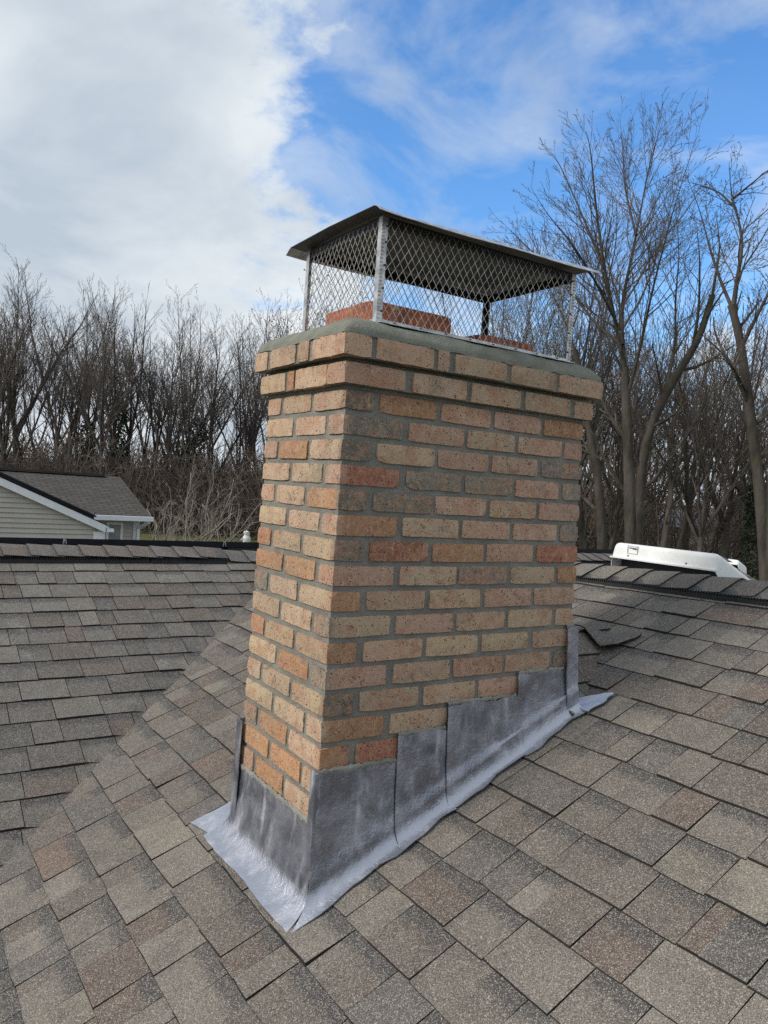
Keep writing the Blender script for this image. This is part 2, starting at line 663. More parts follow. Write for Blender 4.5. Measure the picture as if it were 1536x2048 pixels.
def f(m):
    g = lambda u, v: (XR + 2.6 * u, -4.5 + 7.9 * v, zAf(XR + 2.6 * u, -4.5 + 7.9 * v) - 0.008)
    m.grid(g, 6, 8, 0, (0.2, 0.185, 0.165, 0.0))
    # end of the near ridge, dropping on to the far slope
    m.add([(XR, 3.1, zA(XR, 3.1) - 0.01), (XR + 0.9, 3.4, zBf(0, 3.4) - 0.05), (XR - 0.9, 3.4, zBf(0, 3.4) - 0.05)], [(0, 1, 2)], 0, (0.2, 0.185, 0.165, 0.0))
    m.add([(XR, 3.1, zA(XR, 3.1) - 0.01), (XR - 0.9, 3.4, zBf(0, 3.4) - 0.05), (XR - 0.85, 2.8, zB(0, 2.8) + 0.0)], [(0, 1, 2)], 0, (0.2, 0.185, 0.165, 0.0))
    m.add([(-4.5, YR, ZRB - 0.01), (6.5, YR, ZRB - 0.01), (6.5, 7.2, zBf(0, 7.2)), (-4.5, 7.2, zBf(0, 7.2))], [(0, 1, 2, 3)], 0, (0.2, 0.185, 0.165, 0.0))
    # slope falling away past the gable line
    m.add([(6.5, YR, ZRB - 0.01), (9.5, YR, ZRB - 1.3), (9.5, -1.0, zB(0, -1.0) - 1.3), (6.5, -1.0, zB(0, -1.0) - 0.01)], [(0, 1, 2, 3)], 0, (0.2, 0.185, 0.165, 0.0))


slopeF = house_child('roof_slope', f, M['shingle'])
slopeF['label'] = 'roof slopes behind the ridges'


def f(m):
    m.box((-4.2, 2.4, GZ), (6.3, 7.0, -2.45))
    m.box((-2.3, -4.2, GZ), (4.2, 2.4, -2.62))


house_child('wall', f, M['siding'])


# ---- shingles: every tab its own piece
def clip(poly, a, b, c):        # keep a*x + b*y + c >= 0
    out = []
    for i in range(len(poly)):
        p, q = poly[i], poly[(i + 1) % len(poly)]
        dp, dq = a * p[0] + b * p[1] + c, a * q[0] + b * q[1] + c
        if dp >= 0:
            out.append(p)
        if dp * dq < 0:
            t = dp / (dp - dq)
            out.append((p[0] + (q[0] - p[0]) * t, p[1] + (q[1] - p[1]) * t))
    return out


PAL = [((0.158, 0.140, 0.124), 30), ((0.200, 0.180, 0.158), 20), ((0.128, 0.106, 0.094), 22), ((0.118, 0.108, 0.103), 14),
       ((0.122, 0.090, 0.076), 10), ((0.165, 0.110, 0.085), 2), ((0.215, 0.195, 0.160), 6)]
PALB = [((0.158, 0.147, 0.135), 30), ((0.190, 0.178, 0.162), 20), ((0.128, 0.100, 0.088), 24), ((0.126, 0.117, 0.115), 20), ((0.108, 0.102, 0.100), 8)]


def pick(pal, r):
    t = r.random() * sum(w for _, w in pal)
    for c, w in pal:
        t -= w
        if t <= 0:
            break
    k = r.uniform(0.88, 1.12)
    return tuple(x * k for x in c)


TABS = []       # (screen area, verts, faces, mats, tones, slope)


def project(p):
    d = [p[i] - CP[i] for i in range(3)]
    q = [sum(CR[r_][i] * d[i] for i in range(3)) for r_ in range(3)]
    if q[2] < 0.05:
        return None
    return (384 + 769 * q[0] / q[2], 512 + 769 * q[1] / q[2])


def tab(pieces, s_of, s0, s1, zf, t0, slope, r):
    """one shingle tab: plan polygons with their colour, s_of(x, y) runs up the slope from s0 (butt) to s1"""
    tilt = r.uniform(-0.0010, 0.0010)
    V, F_, MI, TN, area = [], [], [], [], 0
    for poly, col, band in pieces:
        if len(poly) < 3:
            continue
        n = len(poly)
        top, bot, tone = [], [], []
        for i, (x, y) in enumerate(poly):
            k = (s_of(x, y) - s0) / (s1 - s0)
            z = zf(x, y) + (t0 + tilt * math.sin(9 * (x + y))) * (1 - k) + 0.0012 * k
            if slope == 1 and abs(x - y + VAL) < 0.012:
                z = zf(x, y) - 0.0035
            top.append((x, y, z))
            bot.append((x, y, zf(x, y) - 0.006))
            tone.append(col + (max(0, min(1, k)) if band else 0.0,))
        o = len(V)
        fs = [tuple(range(n))] + [(i, i + n, (i + 1) % n + n, (i + 1) % n) for i in range(n)]
        a2 = sum(top[i][0] * top[(i + 1) % n][1] - top[(i + 1) % n][0] * top[i][1] for i in range(n))
        if a2 < 0:
            fs = [tuple(reversed(q)) for q in fs]
        V += top + bot
        F_ += [tuple(i + o for i in q) for q in fs]
        MI += [0] + [1] * n
        TN += tone + tone
        pr = [project(p) for p in top]
        if all(pr) and any(-5 <= q[0] <= 773 and -5 <= q[1] <= 1029 for q in pr):
            area += abs(sum(pr[i][0] * pr[(i + 1) % n][1] - pr[(i + 1) % n][0] * pr[i][1] for i in range(n))) / 2
    if V:
        TABS.append([area, V, F_, MI, TN, slope])


def lay_slopes():
    r = random.Random(21)
    pitchA, x0 = 0.1349, -0.0355
    for k in range(-12, 15):
        b = x0 + pitchA * k
        if b < -1.55 or b > XR - 0.05:
            continue
        top = b + pitchA + 0.012
        if top > XR:
            top = XR
        y = -3.6 + r.uniform(-0.2, 0.1)
        tooth = r.random() < 0.5
        while y < 3.25:
            w = r.choice((0.085, 0.11, 0.135, 0.155, 0.175, 0.195, 0.22)) * r.uniform(0.93, 1.07)
            ya, yb = y + 0.0015, y + w - 0.0015
            y += w
            jb = r.uniform(-0.0025, 0.0025)
            skew = r.uniform(-0.0025, 0.0025)
            t0 = (0.0075 if tooth else 0.0045) + r.uniform(-0.0012, 0.0012) + (0.005 * r.random() if r.random() < 0.15 else 0)
            band = (not tooth) and r.random() < 0.85 or r.random() < 0.25
            cut = [ya, yb]
            if w > 0.15 and r.random() < 0.55:      # two granule blends meet on one tab
                cut = [ya, ya + (yb - ya) * r.uniform(0.3, 0.7), yb]
            pieces = []
            for q in range(len(cut) - 1):
                c0, c1 = cut[q], cut[q + 1]
                n = max(2, int((c1 - c0) / 0.035))
                butt = [(b + jb + skew * (2 * (c0 + (c1 - c0) * e / n - ya) / (yb - ya) - 1) + r.uniform(-.0011, .0011), c0 + (c1 - c0) * e / n) for e in range(n + 1)]
                poly = [(top, c0), (top, c1)] + butt[::-1]
                pieces.append((clip(poly, 1, -1, VAL + 0.05), pick(PAL, r), band))
                if r.random() < 0.5:
                    band = not band
            tab(pieces, lambda x, y: x, b, b + pitchA, zA, t0, 0, r)
            tooth = not tooth if r.random() < 0.85 else tooth
    pitchB, y0 = 0.1305, 1.060
    for k in range(-11, 15):
        b = y0 + pitchB * k
        if b < -0.3 or b > YR - 0.05:
            continue
        top = min(b + pitchB + 0.012, YR)
        x = -3.4 + r.uniform(-0.2, 0.1)
        tooth = r.random() < 0.5
        xe = top - VAL + 0.05
        while x < xe:
            w = r.choice((0.085, 0.11, 0.13, 0.15, 0.17, 0.19)) * r.uniform(0.93, 1.07)
            xa, xb = x + 0.0015, x + w - 0.0015
            x += w
            jb = r.uniform(-0.0022, 0.0022)
            skew = r.uniform(-0.002, 0.002)
            t0 = (0.0090 if tooth else 0.0060) + r.uniform(-0.0012, 0.0012)
            band = (not tooth) and r.random() < 0.85 or r.random() < 0.25
            n = max(2, int(w / 0.05))
            butt = [(xa + (xb - xa) * e / n, b + jb + skew * (2 * e / n - 1) + r.uniform(-.001, .001)) for e in range(n + 1)]
            poly = butt + [(xb, top), (xa, top)]
            tab([(clip(poly, -1, 1, -VAL + 0.010), pick(PALB, r), band)], lambda x, y: y, b, b + pitchB, lambda x, y: zB(x, y) + 0.004, t0, 1, r)
            tooth = not tooth if r.random() < 0.85 else tooth
    # the same slope again past the near ridge, as far as the gable line
    for k in range(-6, 15):
        b = y0 + pitchB * k
        if b > YR - 0.05:
            continue
        top = min(b + pitchB + 0.012, YR)
        x = max(2 * XR - (b - VAL) - 0.1, XR - 0.6)
        while x < 6.5:
            w = min(r.choice((0.13, 0.175, 0.215, 0.26)), 6.5 - x + 0.001)
            poly = [(x + 0.0013, b), (x + w - 0.0013, b), (x + w - 0.0013, top), (x + 0.0013, top)]
            tab([(poly, pick(PAL[2:5], r), r.random() < 0.4)], lambda x, y: y, b, b + pitchB, zB, 0.009 + r.uniform(-.001, .001), 1, r)
            x += w


lay_slopes()


def cricket():
    r = random.Random(31)
    for sgn in (1, -1):
        zc = lambda x, y: -0.775 + 0.62 * sgn * (y - 0.2) + 0.006
        e = 0.108
        for k in range(3):
            s0 = -0.125 + e * k
            x = 0.86 + r.uniform(0, .05)
            while x < 1.42:
                w = r.uniform(0.12, 0.2)
                Y = lambda v: v if sgn > 0 else 0.4 - v
                poly = [(x + .001, Y(s0)), (x + w - .001, Y(s0)), (x + w - .001, Y(s0 + e + .01)), (x + .001, Y(s0 + e + .01))]
                poly = clip(poly, -0.41, 0.62 * sgn, 0.570 - 0.124 * sgn + 0.012)
                tab([(poly, pick(PAL[:5], r), r.random() < .5)], lambda x, y: (y if sgn > 0 else 0.4 - y), s0, s0 + e, zc, 0.009, 0, r)
                x += w


cricket()
# the slope past the near ridge is carried by its own sheet
def f(m):
    deck_poly(m, [(XR + 0.2, 1.2), (6.5, 1.2), (6.5, YR), (XR - 0.6, YR)], zB)


o = house_child('roof_slope', f, M['asphalt'])
o['label'] = 'roof slope past the near ridge'

# shingles under the chimney are cut away
TABS = [t for t in TABS if not all(0.02 < p[0] < 0.86 and -0.06 < p[1] < 0.36 for p in t[1])]
TABS.sort(key=lambda t: -t[0])
rest = {0: MB(), 1: MB()}
for i, (area, vs, fs, mi, tone, sl) in enumerate(TABS):
    if i < 300 and area > 20:
        m = MB()
        m.add(vs, fs, mi, tone)
        o = m.build('shingle', [M['shingle'], M['asphalt']])
        o.parent = slopeA if sl == 0 else slopeB
    else:
        rest[sl].add(vs, fs, mi, tone)
for sl, mb in rest.items():
    o = mb.build('shingles', [M['shingle'], M['asphalt']])
    o.parent = slopeA if sl == 0 else slopeB
    o['kind'] = 'stuff'


def f(m):
    top = [(1.300, 0.30), (1.325, 0.215), (1.36, 0.13), (1.385, 0.07), (1.40, 0.04)]
    bot = [(1.262, 0.27), (1.240, 0.165), (1.228, 0.085), (1.275, 0.045), (1.385, 0.03)]
    n = 16
    T_ = [[np.interp(i / n * 4, range(5), [p[k] for p in q]) for k in (0, 1)] for q in (top, bot) for i in range(n + 1)]
    def g(a, b):
        i = round(a * n)
        x = T_[i][0] * (1 - b) + T_[n + 1 + i][0] * b
        y = T_[i][1] * (1 - b) + T_[n + 1 + i][1] * b
        zz = max(zA(x, y), -0.775 + 0.62 * (y - 0.2) if y < 0.2 else -0.775)
        return (x, y, zz + 0.012 + 0.020 * b * math.sin(math.pi * min(1, a * 1.1)) ** 0.6)
    m.grid(g, n, 4, 0, (0.118, 0.108, 0.103, 0.0))


o = child('shingle', f, [M['shingle'], M['asphalt']], slopeA, True)
md = o.modifiers.new('thickness', 'SOLIDIFY')
md.thickness = 0.005
md.offset = -1
md.material_offset_rim = 1

# ---- ridge caps and ridge vents
def cap_profile(half, drop, rise):
    n = 8
    out = []
    for i in range(n + 1):
        t = -1 + 2 * i / n
        out.append((t * half, rise - drop * (math.sqrt(t * t + 0.03) - math.sqrt(0.03)) / (math.sqrt(1.03) - math.sqrt(0.03))))
    return out


def ridge_caps(parent, pt, a, b, step, half, drop, rise, pal, r, back=1):
    """pt(s, c) -> plan point and base height at s along the ridge, c across"""
    s = a
    while s < b:
        prof = cap_profile(half * r.uniform(0.97, 1.03), drop, rise)
        col = pick(pal, r)
        m = MB()
        ln = step + 0.05
        vs, tone = [], []
        nn = len(prof)
        for e, (ds, dz) in enumerate(((0.0, 0.010), (ln * 0.5, 0.005), (ln, 0.0))):
            for c, z in prof:
                curve = 0.012 * (abs(c) / half) ** 2 * r.uniform(0.6, 1.1)
                x, y, zb = pt(s + (ds + (curve if e == 0 else 0)) * back, c)
                vs.append((x, y, zb + z + dz + r.uniform(-.0006, .0006)))
                tone.append(col + ((0.0, 0.45, 1.0)[e],))
        for e in range(3):
            for c, z in prof:
                x, y, zz = vs[e * nn + prof.index((c, z))]
                vs.append((x, y, zz - 0.005))
                tone.append(col + (0.0,))
        fs, mi = [], []
        for e in range(2):
            for i in range(nn - 1):
                q = (e * nn + i, e * nn + i + 1, (e + 1) * nn + i + 1, (e + 1) * nn + i)
                fs.append(q)
                mi.append(0)
        o3 = 3 * nn
        for i in range(nn - 1):
            fs.append((i, o3 + i, o3 + i + 1, i + 1))
            mi.append(1)
        for e in range(2):
            fs.append((e * nn, (e + 1) * nn, o3 + (e + 1) * nn, o3 + e * nn))
            fs.append((e * nn + nn - 1, o3 + e * nn + nn - 1, o3 + (e + 1) * nn + nn - 1, (e + 1) * nn + nn - 1))
            mi += [1, 1]
        a0, b0, c0 = Vector(vs[0]), Vector(vs[1]), Vector(vs[nn])
        if (b0 - a0).cross(c0 - a0).z < 0:
            fs = [tuple(reversed(q)) for q in fs]
        m.add(vs, fs, mi, tone)
        o = m.build('ridge_cap', [M['shingle'], M['asphalt']], None, False)
        o.parent = parent
        s += step


def ridge_vent(parent, pt, a, b, half, hgt, seg=1.22):
    s = a
    while s < b:
        e = min(s + seg, b)
        m = MB()
        for sgn in (-1, 1):
            for (c0, c1, z0, z1) in ((half - 0.012, half, 0.0, hgt), (half - 0.075, half - 0.014, hgt * 0.45, hgt * 0.75)):
                def g(x, y, z, sgn=sgn):
                    px, py, pz = pt(x, y * sgn)
                    return (px, py, pz - PM * abs(y) + z)
                m.box((s + 0.004, c0, z0), (e - 0.004, c1, z1), 0, g)
            # louvre fins
            nf = int((e - s) / 0.012)
            for i in range(nf):
                u = s + 0.008 + i * 0.012
                def g(x, y, z, sgn=sgn):
                    px, py, pz = pt(x, y * sgn)
                    return (px, py, pz - PM * abs(y) + z)
                m.box((u, half - 0.05, hgt * 0.75), (u + 0.005, half - 0.002, hgt + 0.009), 0, g)
        o = m.build('ridge_vent', M['vent'])
        o.parent = parent
        s = e


rr_ = random.Random(5)
ptA = lambda s, c: (XR + c, s, zA(XR, s))
ridge_vent(slopeA, ptA, -2.9, 2.6, 0.150, 0.020)
ridge_caps(slopeA, ptA, -2.9, 2.5, 0.142, 0.142, 0.056, 0.022, PAL[:4], rr_)
ptB = lambda s, c: (s, YR + c, ZRB)
ridge_vent(slopeB, ptB, -3.3, 0.865, 0.150, 0.026)
ridge_caps(slopeB, ptB, -3.3, 0.80, 0.142, 0.142, 0.050, 0.033, PALB[2:], rr_, 1)
ridge_caps(slopeB, ptB, 0.875, 1.5, 0.142, 0.142, 0.058, 0.014, PALB[2:], rr_, 1)
ridge_vent(slopeB, ptB, 2.3, 6.2, 0.150, 0.026)
ridge_caps(slopeB, ptB, 2.2, 6.45, 0.142, 0.142, 0.050, 0.033, PALB[2:], rr_, 1)

# ================================================================= chimney
L, W = 0.952, 0.503
LX, LY = 0.0519, 0.0776        # the old stack leans a little
CO, BH = 0.0695, 0.0565


def lean(x, y, z):
    if z < 0:
        return (x + LX * z, y + LY * z, z)
    return (x, y, z)


chimney = empty('brick_chimney', (0.4, 0.2, -1.5))
tag(chimney, 'tan brick chimney with grey mortar crown and lead flashing', 'chimney')
CINV = Vector((-0.4, -0.2, 1.5))


def cpart(o):
    o.parent = chimney
    o.location = CINV
    return o


BT = {'T': (0.53, 0.385, 0.265), 'P': (0.51, 0.325, 0.24), 'G': (0.215, 0.19, 0.162), 'R': (0.36, 0.12, 0.075),
      'O': (0.50, 0.255, 0.12), 'B': (0.40, 0.20, 0.105), 'Y': (0.56, 0.415, 0.28), 'D': (0.15, 0.125, 0.103)}


def brick(x0, x1, y0, y1, z0, z1, tone, r, nx=7, ny=4, nz=3, side=None):
    """side = (0 or 1, tone): the end showing on the other face, given its own colour"""
    jt = lambda a: r.uniform(-a, a)
    gx = 0.0014 if x0 > 0.01 else 0.0
    gy = 0.0014 if y0 > 0.01 else 0.0
    x0, x1, y0, y1 = x0 + jt(.0016) - gx, x1 + jt(.0016) + (.0014 if x1 < L - .01 else 0), y0 + jt(.0012) - gy, y1 + jt(.0012) + (.0014 if y1 < W - .01 else 0)
    z0, z1 = z0 + jt(.0013), z1 + jt(.0013)
    if x1 - x0 < 0.1:
        nx = 4
    if y1 - y0 > 0.12:
        ny = 7
    idx, vs = {}, []
    c = Vector(((x0 + x1) / 2, (y0 + y1) / 2, (z0 + z1) / 2))
    tilt = jt(0.006)

    def vert(i, j, k):
        key = (i, j, k)
        if key in idx:
            return idx[key]
        p = [x0 + (x1 - x0) * i / nx, y0 + (y1 - y0) * j / ny, z0 + (z1 - z0) * k / nz]
        on = [i in (0, nx), j in (0, ny), k in (0, nz)]
        ne = sum(on)
        # worn arrises: edges and corners pulled in unevenly
        pull = {1: 0.0003, 2: 0.0011, 3: 0.0024}[ne]
        if ne == 3 and r.random() < 0.07:
            pull *= 2.0
        for a in range(3):
            if on[a]:
                sgn = -1 if (i, j, k)[a] == 0 else 1
                p[a] -= sgn * pull * r.uniform(0.25, 1.7)
        p[2] += tilt * (p[0] - c.x + p[1] - c.y)
        idx[key] = len(vs)
        vs.append(lean(*p))
        return idx[key]

    fs = []
    for i in range(nx):
        for k in range(nz):
            fs.append((vert(i, 0, k), vert(i + 1, 0, k), vert(i + 1, 0, k + 1), vert(i, 0, k + 1)))
            fs.append((vert(i, ny, k), vert(i, ny, k + 1), vert(i + 1, ny, k + 1), vert(i + 1, ny, k)))
    for j in range(ny):
        for k in range(nz):
            fs.append((vert(0, j, k), vert(0, j, k + 1), vert(0, j + 1, k + 1), vert(0, j + 1, k)))
            fs.append((vert(nx, j, k), vert(nx, j + 1, k), vert(nx, j + 1, k + 1), vert(nx, j, k + 1)))
    for i in range(nx):
        for j in range(ny):
            fs.append((vert(i, j, 0), vert(i, j + 1, 0), vert(i + 1, j + 1, 0), vert(i + 1, j, 0)))
            fs.append((vert(i, j, nz), vert(i + 1, j, nz), vert(i + 1, j + 1, nz), vert(i, j + 1, nz)))
    k = r.uniform(0.80, 1.14)
    col = tuple(min(1, v * k * r.uniform(0.96, 1.04)) for v in BT[tone]) + (1.0,)
    m = MB()
    if side:
        k = r.uniform(0.92, 1.08)
        c2 = tuple(v * k for v in BT[side[1]]) + (1.0,)
        inv = {v: q for q, v in idx.items()}
        col = [c2 if inv[q][side[0]] == 0 else col for q in range(len(vs))]
    m.add(vs, fs, 0, col)
    o = m.build('brick', M['brick'], None, False)
    return cpart(o)


RODD = [(0, .093), (.115, .318), (.335, .531), (.548, .745), (.764, .952)]
REVEN = [(0, .199), (.222, .427), (.443, .637), (.653, .848), (.866, .952)]
LODD = [(0, .184), (.205, .387), (.408, .503)]
LEVEN = [(0, .086), (.107, .290), (.312, .503)]
# brick colours read off the two faces, near corner first
CR_ = {1: 'DBPPB', 2: 'GPTPP', 3: 'DTPPG', 4: 'RGGPG', 5: 'DGPTP', 6: 'BTPPG', 7: 'DRBPR', 8: 'PTGTB', 9: 'BTTPP', 10: 'TPTTT',
       11: 'BPTTP', 12: 'PTPPG', 13: 'DTTPP', 14: 'BTTPP', 15: 'BRPPP', 16: 'TTPTP', 17: 'TTPTP', 18: 'TTPTP'}
CL_ = {1: 'YTT', 2: 'PTY', 3: 'TOP', 4: 'PYY', 5: 'OTP', 6: 'PYY', 7: 'TTB', 8: 'POO', 9: 'YYG', 10: 'GYT', 11: 'TYO', 12: 'GOY',
       13: 'YTT', 14: 'TTY', 15: 'YOG', 16: 'TOO', 17: 'TOP', 18: 'TTO'}
rb = random.Random(3)
D = 0.088
for row in range(1, 19):
    z1 = -(row - 1) * CO
    z0 = z1 - BH
    odd = row % 2 == 1
    cr, cl = CR_[row], CL_[row]
    if odd:
        for i, (a, b) in enumerate(LODD):
            d = 0.093 if i == 0 else D
            brick(0, d, a, b, z0, z1, cl[i], rb, nx=3, side=(1, cr[0]) if i == 0 else None)
        for i, (a, b) in enumerate(RODD):
            if i:
                brick(a, b, 0, D, z0, z1, cr[i], rb)
    else:
        for i, (a, b) in enumerate(REVEN):
            d = 0.086 if i == 0 else D
            brick(a, b, 0, d, z0, z1, cr[i], rb, side=(0, cl[0]) if i == 0 else None)
        for i, (a, b) in enumerate(LEVEN):
            if i:
                brick(0, D, a, b, z0, z1, cl[i], rb, nx=3)
    # the two faces turned away
    for i, (a, b) in enumerate(RODD if odd else REVEN):
        if i < 4:
            brick(L - b, L - a, W - D, W, z0, z1, 'T', rb)
    for i, (a, b) in enumerate(LODD if odd else LEVEN):
        if i == 1:
            brick(L - D, L, W - b, W - a, z0, z1, 'P', rb, nx=3)


def corbel(e, z0, z1, rl, ll, cr, cl, odd):
    for i, (a, b) in enumerate(rl):
        if odd and i == 0:
            continue
        brick(a, b, -e, 0.08, z0, z1, cr[i], rb)
    for i, (a, b) in enumerate(ll):
        if not odd and i == 0:
            continue
        brick(-e, rl[0][1] if (odd and i == 0) else 0.07, a, b, z0, z1, cl[i], rb, nx=3)
    for i in range(4):
        brick(L + e - 0.21 * i - 0.20, L + e - 0.21 * i, W - 0.08, W + e, z0, z1, 'T', rb)
    brick(L - 0.07, L + e, 0.10, 0.29, z0, z1, 'T', rb, nx=3)
    brick(L - 0.07, L + e, 0.31, W - 0.10, z0, z1, 'P', rb, nx=3)


C1E, C2E = 0.040, 0.022
corbel(C1E, .086, .146, [(-.04, .050), (.068, .264), (.281, .322), (.344, .548), (.566, .760), (.778, L + .036)],
       [(-.04, .144), (.163, .228), (.247, .419), (.445, W + .036)], 'PPTTTT', 'YPTT', True)
corbel(C2E, .0125, .072, [(-.022, .182), (.210, .408), (.430, .631), (.653, .857), (.879, L + .02)],
       [(-.022, .066), (.080, .267), (.283, .326), (.343, W + .02)], 'PTTTP', 'TYBY', False)


def f(m):
    k = 0.0058
    nz = 40
    def ring(z, e):
        return [lean(k - e, k - e, z), lean(L - k + e, k - e, z), lean(L - k + e, W - k + e, z), lean(k - e, W - k + e, z)]
    zs = [-1.75 + 1.752 * i / nz for i in range(nz + 1)]
    vs = []
    for z in zs:
        vs += ring(z, 0)
    fs = []
    for i in range(nz):
        for j in range(4):
            fs.append((4 * i + j, 4 * i + (j + 1) % 4, 4 * i + 4 + (j + 1) % 4, 4 * i + 4 + j))
    m.add(vs, fs)
    m.box((0.004, 0.004, .0021), (L - .004, W - .004, .0122))
    m.box((-C2E + .006, -C2E + .006, .0121), (L + C2E - .006, W + C2E - .006, .0725))
    m.box((0.002, 0.002, .0722), (L - .002, W - .002, .0860))
    m.box((-C1E + .006, -C1E + .006, .0858), (L + C1E - .006, W + C1E - .006, .1465))


cpart(child('mortar_core', f, M['mortar'], None))


# crown of trowelled cement: rounded shoulder, then a flat wash up to the flues
def f(m):
    r = random.Random(9)
    e = C1E - 0.002
    prof = [(0.0, .1455), (0.001, .158), (.010, .172), (.026, .186), (.050, .198), (.085, .206), (.13, .211), (.20, .214)]
    x0, x1, y0, y1 = -e, L + e, -e, W + e
    NX, NY = 36, 20
    def ring(ins, z, q):
        a, b, c, d = x0 + ins, x1 - ins, y0 + ins, y1 - ins
        pts = []
        rad = 0.018 + ins * 0.3
        def cn(cx, cy, a0):
            return [(cx + rad * math.cos(R(a0 + t * 30)), cy + rad * math.sin(R(a0 + t * 30))) for t in range(4)]
        seq = []
        seq += cn(a + rad, c + rad, 180)
        for i in range(1, NX):
            seq.append((a + rad + (b - a - 2 * rad) * i / NX, c))
        seq += cn(b - rad, c + rad, 270)
        for i in range(1, NY):
            seq.append((b, c + rad + (d - c - 2 * rad) * i / NY))
        seq += cn(b - rad, d - rad, 0)
        for i in range(1, NX):
            seq.append((b - rad - (b - a - 2 * rad) * i / NX, d))
        seq += cn(a + rad, d - rad, 90)
        for i in range(1, NY):
            seq.append((a, d - rad - (d - c - 2 * rad) * i / NY))
        for i, (x, y) in enumerate(seq):
            w = 0.0030 * math.sin(x * 21 + q) * math.cos(y * 17 - q) + r.uniform(-.0012, .0012)
            pts.append((x, y, z + (w if q else r.uniform(-.004, .002))))
        return pts
    rings = [ring(i, z, q) for q, (i, z) in enumerate(prof)]
    n = len(rings[0])
    vs = [p for rg in rings for p in rg]
    fs = []
    for q in range(len(rings) - 1):
        for i in range(n):
            j = (i + 1) % n
            fs.append((q * n + i, q * n + j, (q + 1) * n + j, (q + 1) * n + i))
    fs.append(tuple((len(rings) - 1) * n + i for i in range(n)))
    m.add(vs, fs)


cpart(child('cement_crown', f, M['crown'], None, True))


# clay flue liners
def flue(x0, x1, y0, y1, z0, z1, wall=0.022, rad=0.045):
    def loop(a, b, c, d, rr, z):
        out = []
        for cx, cy, a0 in ((a + rr, c + rr, 180), (b - rr, c + rr, 270), (b - rr, d - rr, 0), (a + rr, d - rr, 90)):
            for t in range(6):
                an = R(a0 + t * 18)
                out.append((cx + rr * math.cos(an), cy + rr * math.sin(an), z))
        return out
    m = MB()
    o1 = loop(x0, x1, y0, y1, rad, z0)
    o2 = loop(x0, x1, y0, y1, rad, z1 - 0.004)
    o3 = loop(x0 + .004, x1 - .004, y0 + .004, y1 - .004, rad - .004, z1)
    i1 = loop(x0 + wall, x1 - wall, y0 + wall, y1 - wall, rad - wall * .6, z1)
    i2 = loop(x0 + wall, x1 - wall, y0 + wall, y1 - wall, rad - wall * .6, z0)
    n = len(o1)
    fs = []
    for q in range(4):
        for i in range(n):
            j = (i + 1) % n
            fs.append((q * n + i, q * n + j, (q + 1) * n + j, (q + 1) * n + i))
    m.add(o1 + o2 + o3 + i1 + i2, fs)
    return cpart(m.build('flue_liner', M['terra'], None, True))


flue(.150, .478, .140, .455, .12, .296)
flue(.585, .848, .140, .420, .12, .268)


# ---- lead flashing
def wall_pt(u, v, z, off):
    """a point off the long side wall"""
    x, y, zz = lean(u, 0, z)
    return (x, y - off, zz)


def roof_on(x, y):
    return zA(x, y) + 0.0095


rl = random.Random(17)


def wob(x, y, s=1.0):
    return s * (math.sin(x * 31 + y * 12) * math.cos(y * 27 - x * 9) + 0.5 * math.sin(x * 77 - y * 51))


def dressed_sheen(nu, nv, lo=0.50, hi=0.86):  # alpha rises down the sheet: painted sky sheen along with dressing wear
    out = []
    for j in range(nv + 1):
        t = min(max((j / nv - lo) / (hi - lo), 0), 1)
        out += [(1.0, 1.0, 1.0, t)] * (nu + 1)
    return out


def side_sheet(u0, u1, ztop, outer, name='lead_flashing', lift=0.0, nu=14, wedge=0.0, front=0.0):
    """step flashing against the long face: up the wall, a swept fold, out over the shingles"""
    m = MB()
    nv = 18
    def g(a, b):
        u = u0 + (u1 - u0) * a
        zt = ztop + 0.004 * math.sin(u * 40) + 0.0022 * math.sin(u * 131)
        # foot of the wall at this point
        x, y, z = lean(u, 0, -1.0)
        zr = roof_on(u + LX * -1.0, -0.1)
        for _ in range(4):
            x, y, _z = lean(u, 0, zr)
            zr = roof_on(x, y)
        xw, yw = x, y
        hgt = zt - zr
        fold = 0.062
        if b < 0.55:
            t = b / 0.55
            z = zt + (zr + fold - zt) * t
            px, py, pz = lean(u, 0, z)
            off = 0.005 + lift + 0.010 * t * t + 0.0016 * wob(u * 2, z * 2)
            return (px, py - off, pz)
        t = (b - 0.55) / 0.45
        o = outer + 0.006 * math.sin(u * 26 + 1) + 0.003 * math.sin(u * 61)
        # quadratic sweep from wall to roof
        p0 = (xw, yw - 0.015 - lift, zr + fold)
        p1 = (xw - 0.0, yw - 0.020 - lift, zr + 0.001)
        p2 = (xw + wedge * a + front * (1 - a) ** 7, yw - o, 0)
        X = (1 - t) ** 2 * p0[0] + 2 * t * (1 - t) * p1[0] + t * t * p2[0]
        Y = (1 - t) ** 2 * p0[1] + 2 * t * (1 - t) * p1[1] + t * t * p2[1]
        zr2 = roof_on(X, Y)
        Zc = (1 - t) ** 2 * fold + 2 * t * (1 - t) * 0.001 + t * t * 0.0005
        return (X, Y, zr2 + Zc + lift * 0.6 + 0.0013 * wob(X * 2, Y * 2) * t)
    m.grid(g, nu, nv, 0, dressed_sheen(nu, nv))
    o = cpart(m.build(name, M['lead'], None, True))
    solid(o, 0.003, 0.0)
    return o


ZT = lambda row: -((row - 1) * CO + BH) - 0.004
side_sheet(-0.012, 0.262, ZT(15), 0.060, lift=0.000, nu=24, front=-0.070)
side_sheet(0.247, 0.432, ZT(14), 0.064, lift=0.0055)
side_sheet(0.420, 0.716, ZT(13), 0.060, lift=0.0105)
side_sheet(0.700, 0.958, ZT(12), 0.064, lift=0.0055)
side_sheet(0.908, 0.958, ZT(10), 0.034, lift=0.012, nu=4)


